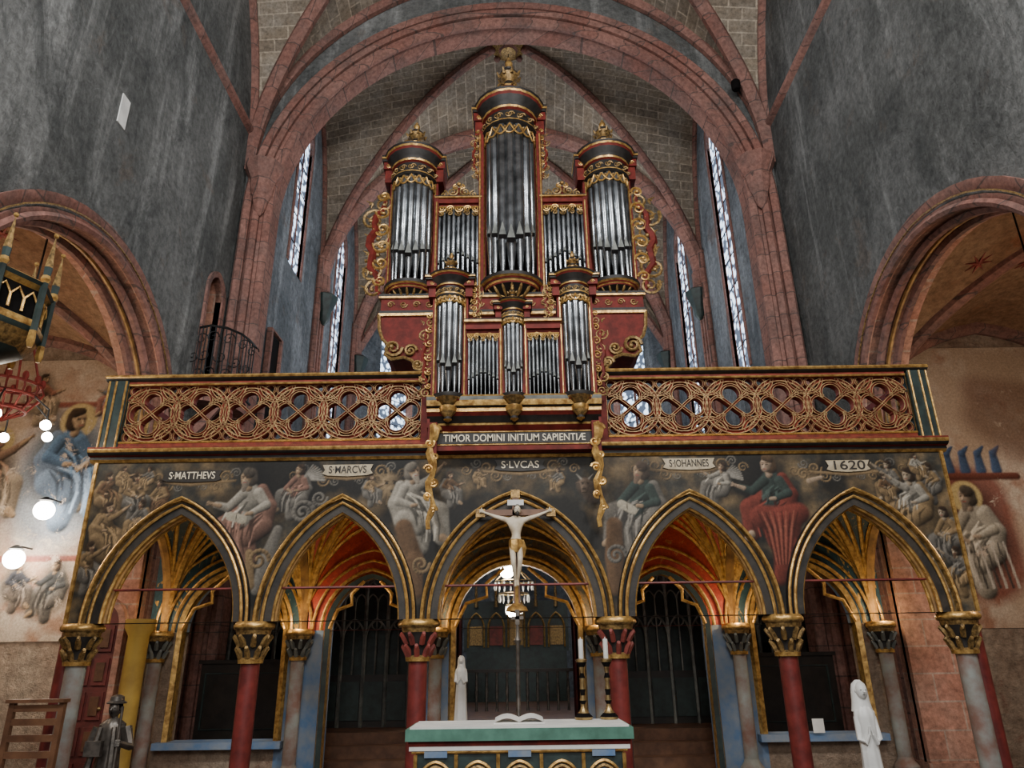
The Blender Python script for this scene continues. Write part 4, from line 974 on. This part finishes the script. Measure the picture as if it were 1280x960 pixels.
for x in (.56, .78):
    b = B(); c = (x, -1.22, zt_)
    pr_ = [(.075, 0), (.08, .02), (.05, .05), (.026, .08), (.018, .12), (.03, .15), (.018, .19), (.025, .24), (.016, .29), (.027, .33), (.016, .37), (.024, .42), (.045, .46), (.055, .48), (.02, .49)]
    b.lathe(c, pr_, [brass, black, brass, brass, black] * 3, 14)
    b.lathe(c, [(.020, .48), (.022, .49), (.022, .65), (.004, .655), (.003, .67)], cloth, 12); b.obj('candlestick')
b = B(); c = (0, -.72, 0)
b.lathe(c, [(.16, 0), (.16, .03), (.06, .08), (.03, .15), (.022, .3), (.03, .33), (.022, .36), (.022, 1.0), (.04, 1.04), (.02, 1.08), (.018, 1.7), (.035, 1.74), (.018, 1.78), (.016, 1.9)], bronze, 12)
b.box(-.02, .02, -.74, -.70, 1.88, 2.02, bronze); b.box(-.06, .06, -.74, -.70, 1.93, 1.96, bronze); b.obj('processional_cross')
b = B(); x, y = -.04, 5.8
b.sweep([(0, y, 15.75), (x, y, 3.35)], .012, iron, 5)
for (r, z, n) in ((.13, 3.35, 8), (.36, 2.90, 18), (.28, 2.68, 16), (.15, 2.48, 10)):
    b.sweep([(x + r * cos(2 * pi * k / 16), y + r * sin(2 * pi * k / 16), z) for k in range(16)], .014, brass, 5, True)
    for k in range(n):
        a = 2 * pi * k / n; b.lathe((x + r * cos(a), y + r * sin(a), z - .16), [(.003, 0), (.022, .05), (.017, .11), (.003, .15)], white, 5)
for k in range(6):
    a = pi * k / 3 + .2; b.sweep([(x, y, 3.35), (x + .15 * cos(a), y + .15 * sin(a), 3.1), (x + .36 * cos(a), y + .36 * sin(a), 2.90)], .01, brass, 5)
b.ball((x - .12, y - .3, 3.06), .13, glow, 12); b.ball((x - .02, y - .1, 2.36), .11, glow, 12)
b.obj('crystal_chandelier')

# ------------------------------------------------------------------ choir furnishings
b = B(); b.box(-4.55, 4.55, 3.3, 11.6, 0, .6, wood)
for k in range(3): b.box(-2.9, 2.9, 2.45 + .28 * k, 3.3, .0, .15 + .15 * k, wood)
b.obj('choir_steps', False)
def stalls(sg):
    b = B()
    x0, x1 = sorted((sg * 3.2, sg * 4.7))
    b.box(x0, x1, 4.2, 10.5, .6, 1.05, dwood)
    xa, xb = sorted((sg * 4.5, sg * 4.7)); b.box(xa, xb, 4.2, 10.5, 1.05, 3.4, dwood)
    xa, xb = sorted((sg * 3.9, sg * 4.7)); b.box(xa, xb, 4.2, 10.5, 3.4, 3.55, dwood)
    for k in range(9):
        y = 4.3 + .75 * k; xa, xb = sorted((sg * 3.6, sg * 4.5)); b.box(xa, xb, y, y + .06, 1.05, 1.75, dwood)
        b.sweep([(sg * 4.45, y + .03, 1.1), (sg * 4.45, y + .03, 3.4)], .03, stallgrey, 5)
        MX = Matrix(((0, sg, 0, sg * 4.46), (1, 0, 0, 0), (0, 0, 1, 0), (0, 0, 0, 1))); b.M = MX
        b.sweep([(x, 0, z) for x, z in arc(y + .4, .32, .45, 2.7)], .02, stallgrey, 5); b.M = Matrix()
    xa, xb = sorted((sg * 3.1, sg * 3.2)); b.box(xa, xb, 4.2, 10.5, .6, 1.35, dwood)
    x0, x1 = sorted((sg * 1.35, sg * 4.6)); n = 9; w = (x1 - x0) / n
    b.box(x0, x1, 4.1, 4.16, .6, 1.35, dwood); b.box(x0, x1, 4.3, 4.34, 1.3, 3.9, dkgreen)
    for k in range(n):
        xc = x0 + w * (k + .5)
        b.sweep([(xc - w / 2, 4.1, .6), (xc - w / 2, 4.1, 3.6), (xc - w / 2, 4.1, 3.9)], [.032, .032, .004], stallgrey, 5)
        for a_, z_ in ((w * .46, 2.6), (w * .46, 1.9)):
            b.sweep([(x, 4.1, z) for x, z in arc(xc, a_, a_ * 1.7, z_)], .02, stallgrey, 5)
        for q in (-1, 1): b.sweep([(x, 4.1, z) for x, z in arc(xc + q * w * .24, w * .22, w * .33, 2.45)], .014, stallgrey, 5)
        b.sweep([(xc, 4.1, 1.35), (xc, 4.1, 2.5)], .014, stallgrey, 5)
        for z_ in (2.78, 2.1): b.sweep([(xc + .08 * cos(q * pi / 6), 4.1, z_ + .08 * sin(q * pi / 6)) for q in range(12)], .014, stallgrey, 5, True)
        b.box(xc - w * .4, xc + w * .4, 4.07, 4.1, .7, 1.25, dkgreen)
    b.box(x0, x1, 4.06, 4.18, 3.15, 3.22, dwood)
    return b.obj('choir_stalls')
stalls(-1); stalls(1)
def curtain(x0, x1, y, z0, z1):
    b = B(); n = 40
    for sy in (0, .02):
        vs = []
        for i in range(n + 1):
            t = i / n; xx = x0 + (x1 - x0) * t; yy = y + .05 * sin(t * 40) + sy; vs += [(xx, yy, z0), (xx, yy, z1)]
        b.add(vs, [(2 * i, 2 * i + 2, 2 * i + 3, 2 * i + 1) for i in range(n)], redthr)
    b.sweep([(x0 - .1, y, z1 + .03), (x1 + .1, y, z1 + .03)], .02, brass, 6)
    b.obj('red_curtain')
curtain(-3.35, -2.95, 3.42, .62, 3.0); curtain(-1.25, -.85, 3.7, .6, 3.2); curtain(.85, 1.25, 3.7, .6, 3.2); curtain(2.95, 3.35, 3.42, .62, 3.0)
b = B(); b.box(-1.2, 1.2, 10.2, 11.0, .6, 1.7, dkgreen); b.box(-1.3, 1.3, 10.8, 11.0, 1.7, 2.9, dkgreen)
for k in range(5):
    xc = -1.0 + .5 * k; h = 2.75 + (.4 if k == 2 else 0)
    b.sweep([(xc - .2, 10.75, 1.8)] + [(x, 10.75, z) for x, z in arc(xc, .2, .36, h - .5)] + [(xc + .2, 10.75, 1.8)], .025, gold, 6)
    b.box(xc - .16, xc + .16, 10.76, 10.8, 1.85, h - .45, p_red if k % 2 else gold2)
    b.lathe((xc, 10.7, h), [(.05, 0), (.03, .25), (.045, .28), (.005, .7)], gold2, 6)
b.obj('high_altar', True)
b = B()
for k in range(15):
    x = -1.4 + .2 * k; b.lathe((x, 7.2, .6), [(.03, 0), (.02, .1), (.035, .35), (.02, .6), (.03, .7)], bronze, 6)
b.box(-1.5, 1.5, 7.15, 7.25, 1.3, 1.36, dwood); b.obj('communion_rail')
for sg in (-1, 1):
    b = B(); x0, x1 = sorted((sg * 3.15, sg * 4.5)); b.box(x0, x1, 2.9, 3.0, 0, 1.55, dwood)
    for k in range(2):
        xa = x0 + .08 + .64 * k; b.sweep([(xa, 2.89, .7), (xa + .52, 2.89, .7), (xa + .52, 2.89, 1.42), (xa, 2.89, 1.42)], .018, dkgreen, 4, True)
    b.box(x0 - .03, x1 + .03, 2.86, 3.04, 1.55, 1.6, dwood); b.obj('panelled_bench_back', False)

# ------------------------------------------------------------------ aisle items
b = B(); b.lathe((-4.82, 1.60, 0), [(.18, 0), (.18, .3), (.13, .35), (.125, 1.9), (.18, 2.0), (.18, 2.1)], yel, 16); b.obj('yellow_column')
b = B(); x0, x1 = -5.70, -5.18; yd = 1.84
b.box(x0, x1, yd - .06, yd, 0, 2.05, doorred)
b.poly([(x, z) for x, z in arc((x0 + x1) / 2, .26, .28, 2.05)], yd - .06, yd, doorred)
for i in range(2):
    for j in range(5):
        xa = x0 + .05 + .23 * i; za = .12 + .40 * j
        b.box(xa, xa + .19, yd - .08, yd - .06, za, za + .32, doorred); b.box(xa + .04, xa + .15, yd - .095, yd - .08, za + .05, za + .27, wood)
b.prof([(x0, yd, 0)] + [(x, yd, z) for x, z in arc((x0 + x1) / 2, .26, .28, 2.05)] + [(x1, yd, 0)], [(0, .0), (0, -.10), (.08, -.10), (.08, 0)], (0, 1, 0), pink)
b.ball((x1 - .06, yd - .1, 1.05), .025, brass, 8); b.obj('door_3', False)
def chandelier(x, y, z):
    b = B()
    for k in range(4):
        a = pi / 2 * k + .4; b.sweep([(x + .28 * cos(a), y + .28 * sin(a), z), (x + .05 * cos(a), y + .05 * sin(a), z + .75)], .014, redp, 5)
    b.sweep([(x, y, z + .75), (x, y, 6.75)], .012, iron, 5); b.ball((x, y, z + .76), .06, redp, 8)
    for zz, r in ((0, .30), (-.14, .30), (-.3, .2)): b.sweep([(x + r * cos(2 * pi * k / 20), y + r * sin(2 * pi * k / 20), z + zz) for k in range(20)], .018, redp, 6, True)
    for k in range(12):
        a = 2 * pi * k / 12; c, s_ = cos(a), sin(a)
        b.sweep([(x + .3 * c, y + .3 * s_, z), (x + .33 * c, y + .33 * s_, z - .07), (x + .3 * c, y + .3 * s_, z - .14), (x + .2 * c, y + .2 * s_, z - .3), (x, y, z - .42)], .012, redp, 5)
        b.ball((x + .3 * c, y + .3 * s_, z + .05), .035, redp, 6, 1, 1, 1.6)
    for k in range(6):
        a = pi / 3 * k; c, s_ = cos(a), sin(a)
        b.sweep([(x + .3 * c, y + .3 * s_, z - .14), (x + .5 * c, y + .5 * s_, z - .3), (x + .5 * c, y + .5 * s_, z - .42)], .01, iron, 5)
        b.ball((x + .5 * c, y + .5 * s_, z - .48), .055, glow, 8)
    b.obj('chandelier')
chandelier(-5.62, -.6, 4.5)
for (x, z) in ((-7.45, 3.85), (-7.75, 3.1)):
    b = B(); b.ball((x, 3.2, z), .15, glow, 12); b.sweep([(x, 3.2, z + .1), (x, 3.3, z + .2), (x, 3.57, z + .2)], .015, iron, 5); b.lathe((x, 3.2, z + .12), [(.05, 0), (.11, .03), (.03, .09)], iron, 10); b.obj('wall_lamp')
b = B(); cx, cy, z = -4.5, -2.6, 4.15
b.lathe((cx, cy, z), [(.1, -.22), (.36, -.1), (.42, 0), (.44, .04), (.47, .08), (.47, .14), (.43, .16), (.43, .42), (.47, .46), (.49, .49), (.44, .52), (.30, .56), (.1, .6)],
        [dkgreen, gold2, gold2, dkgreen, gold, dkgreen, black, gold, dkgreen, gold, dkgreen, dkgreen], 8)
for k in range(8):
    a = 2 * pi * k / 8; c, s_ = cos(a), sin(a)
    b.lathe((cx + .47 * c, cy + .47 * s_, z + .05), [(.02, -.15), (.035, -.1), (.03, 0), (.03, .45), (.045, .48), (.03, .52), (.035, .6), (.004, .9)], [gold, gold, dkgreen, gold, gold, dkgreen, gold2], 6)
    b.ball((cx + .47 * c, cy + .47 * s_, z + .97), .022, gold, 6)
    a2 = 2 * pi * (k + 1) / 8; P0 = Vector((cx + .45 * c, cy + .45 * s_, 0)); P1 = Vector((cx + .45 * cos(a2), cy + .45 * sin(a2), 0))
    for h in range(3):
        q0 = P0.lerp(P1, h / 3); q1 = P0.lerp(P1, (h + 1) / 3)
        b.sweep([(q0.x, q0.y, z + .18), (q0.x, q0.y, z + .3), ((q0.x + q1.x) / 2, (q0.y + q1.y) / 2, z + .38), (q1.x, q1.y, z + .3), (q1.x, q1.y, z + .18)], .012, gold, 5)
b.box(-5.08, -4.9, cy - .1, cy + .1, z + .2, z + .4, dkgreen)
b.obj('pulpit_canopy')
b = B(); x, y = -4.62, -.95
for dx in (-.24, .24):
    b.box(x + dx - .02, x + dx + .02, y - .02, y + .02, 0, .46, wood); b.box(x + dx - .025, x + dx + .025, y + .4, y + .45, 0, 1.26, wood)
b.box(x - .27, x + .27, y - .04, y + .45, .44, .49, wood)
for zz in (.62, .76, .90, 1.04, 1.16): b.box(x - .22, x + .22, y + .405, y + .43, zz, zz + .06, wood)
for zz in (.15, .3): b.box(x - .22, x + .22, y - .015, y + .01, zz, zz + .03, wood)
b.box(x - .28, x + .28, y + .36, y + .47, 1.24, 1.27, wood); b.obj('wooden_chair', False)
b = B(); b.box(3.66, 3.80, 1.80, 1.81, .66, .82, cloth); b.obj('notice_card', False)
b = B(); b.box(-5.1, -5.085, -.62, -.44, 8.15, 8.6, white); b.obj('wall_white_panel', False)  # small white rectangle on the left nave wall
b = B(); b.lathe((4.5, 3.1, 12.0), [(.07, 0), (.09, .05), (.09, .2), (.05, .24)], black, 10); b.sweep([(4.5, 3.1, 12.1), (4.7, 3.36, 12.1)], .02, iron, 5); b.obj('spotlight')
b = B(); b.sweep([(6.2, -.5, 6.9), (6.2, -.5, 5.3)], .012, iron, 5); b.lathe((6.2, -.5, 5.0), [(.02, 0), (.12, .05), (.14, .15), (.05, .28), (.02, .32)], iron, 10); b.obj('hanging_lamp')

# ------------------------------------------------------------------ lights
def light(kind, name, loc, power, col=(1, 1, 1), size=.1, target=None, sy=None, angle=None):
    l = bpy.data.lights.new(name, kind); l.energy = power; l.color = col
    if kind == 'AREA':
        l.size = size
        if sy: l.shape = 'RECTANGLE'; l.size_y = sy
    else: l.shadow_soft_size = size
    if angle: l.spot_size = angle; l.spot_blend = .6
    o = bpy.data.objects.new(name, l); SC.collection.objects.link(o); o.location = loc
    if target: o.rotation_euler = (Vector(target) - Vector(loc)).to_track_quat('-Z', 'Y').to_euler()
    return o
W_ = (1, .95, .88)
light('AREA', 'nave_fill_left', (-3.5, -8, 10.0), 600, (.98, .99, 1), 1.4, (2.0, 2.5, 7), 1.4)  # added fill behind the camera, brightens the organ; no fixture there
light('AREA', 'nave_fill_right', (3.5, -8, 10.0), 620, (1, .98, .95), 1.4, (-2.0, 2.5, 7), 1.4)  # matching added fill from the right, also without a fixture
light('AREA', 'nave_west_fill', (0, -11, 6), 430, (1, .96, .90), 3, (0, 0, 4), 3)  # broad added fill from the open west end; no window is modelled
light('AREA', 'choir_vault_fill', (0, 9.5, 7), 320, (.94, .97, 1), 4, (0, 7, 15), 3)  # added upward fill to lift the choir walls and vault
light('POINT', 'choir_fill', (0, 5.5, 8.0), 150, W_, .3)  # added point fill high in the choir, not a real lamp
light('POINT', 'choir_fill', (0, 3.2, 3.2), 26, W_, .2)  # low added fill so the stalls behind the screen read
for i, x in enumerate(CX):
    light('POINT', 'capital_lamp', (x, 1.66, 2.1), 10, (1, .74, .42), .05)
    if 0 < i < 5: light('POINT', 'capital_lamp', (x, .42, 2.1), 5, (1, .76, .45), .05)
light('POINT', 'aisle_fill', (-7.6, 0, 3.9), 185, (1, .78, .55), .3); light('POINT', 'aisle_fill', (7.6, 0, 3.9), 175, (1, .80, .6), .3)  # warm fill added in each aisle, tied to no fixture
for (x, z) in ((-7.45, 3.85), (-7.75, 3.1)): light('POINT', 'wall_lamp_light', (x, 3.0, z), 40, (1, .87, .68), .1)

w = bpy.data.worlds.new('world'); SC.world = w; w.use_nodes = True
w.node_tree.nodes['Background'].inputs[0].default_value = (.9, .93, 1, 1); w.node_tree.nodes['Background'].inputs[1].default_value = .4

# ------------------------------------------------------------------ camera
cam = bpy.data.cameras.new('camera'); co = bpy.data.objects.new('camera', cam); SC.collection.objects.link(co)
cam.sensor_width = 36; cam.lens = 36 * 890 / 1280; cam.clip_end = 200
co.matrix_world = Matrix.Translation((-.02, -8, 1.6)) @ Matrix.Rotation(math.radians(90 + 20.9), 4, 'X') @ Matrix.Rotation(math.radians(-.8), 4, 'Z')
SC.camera = co
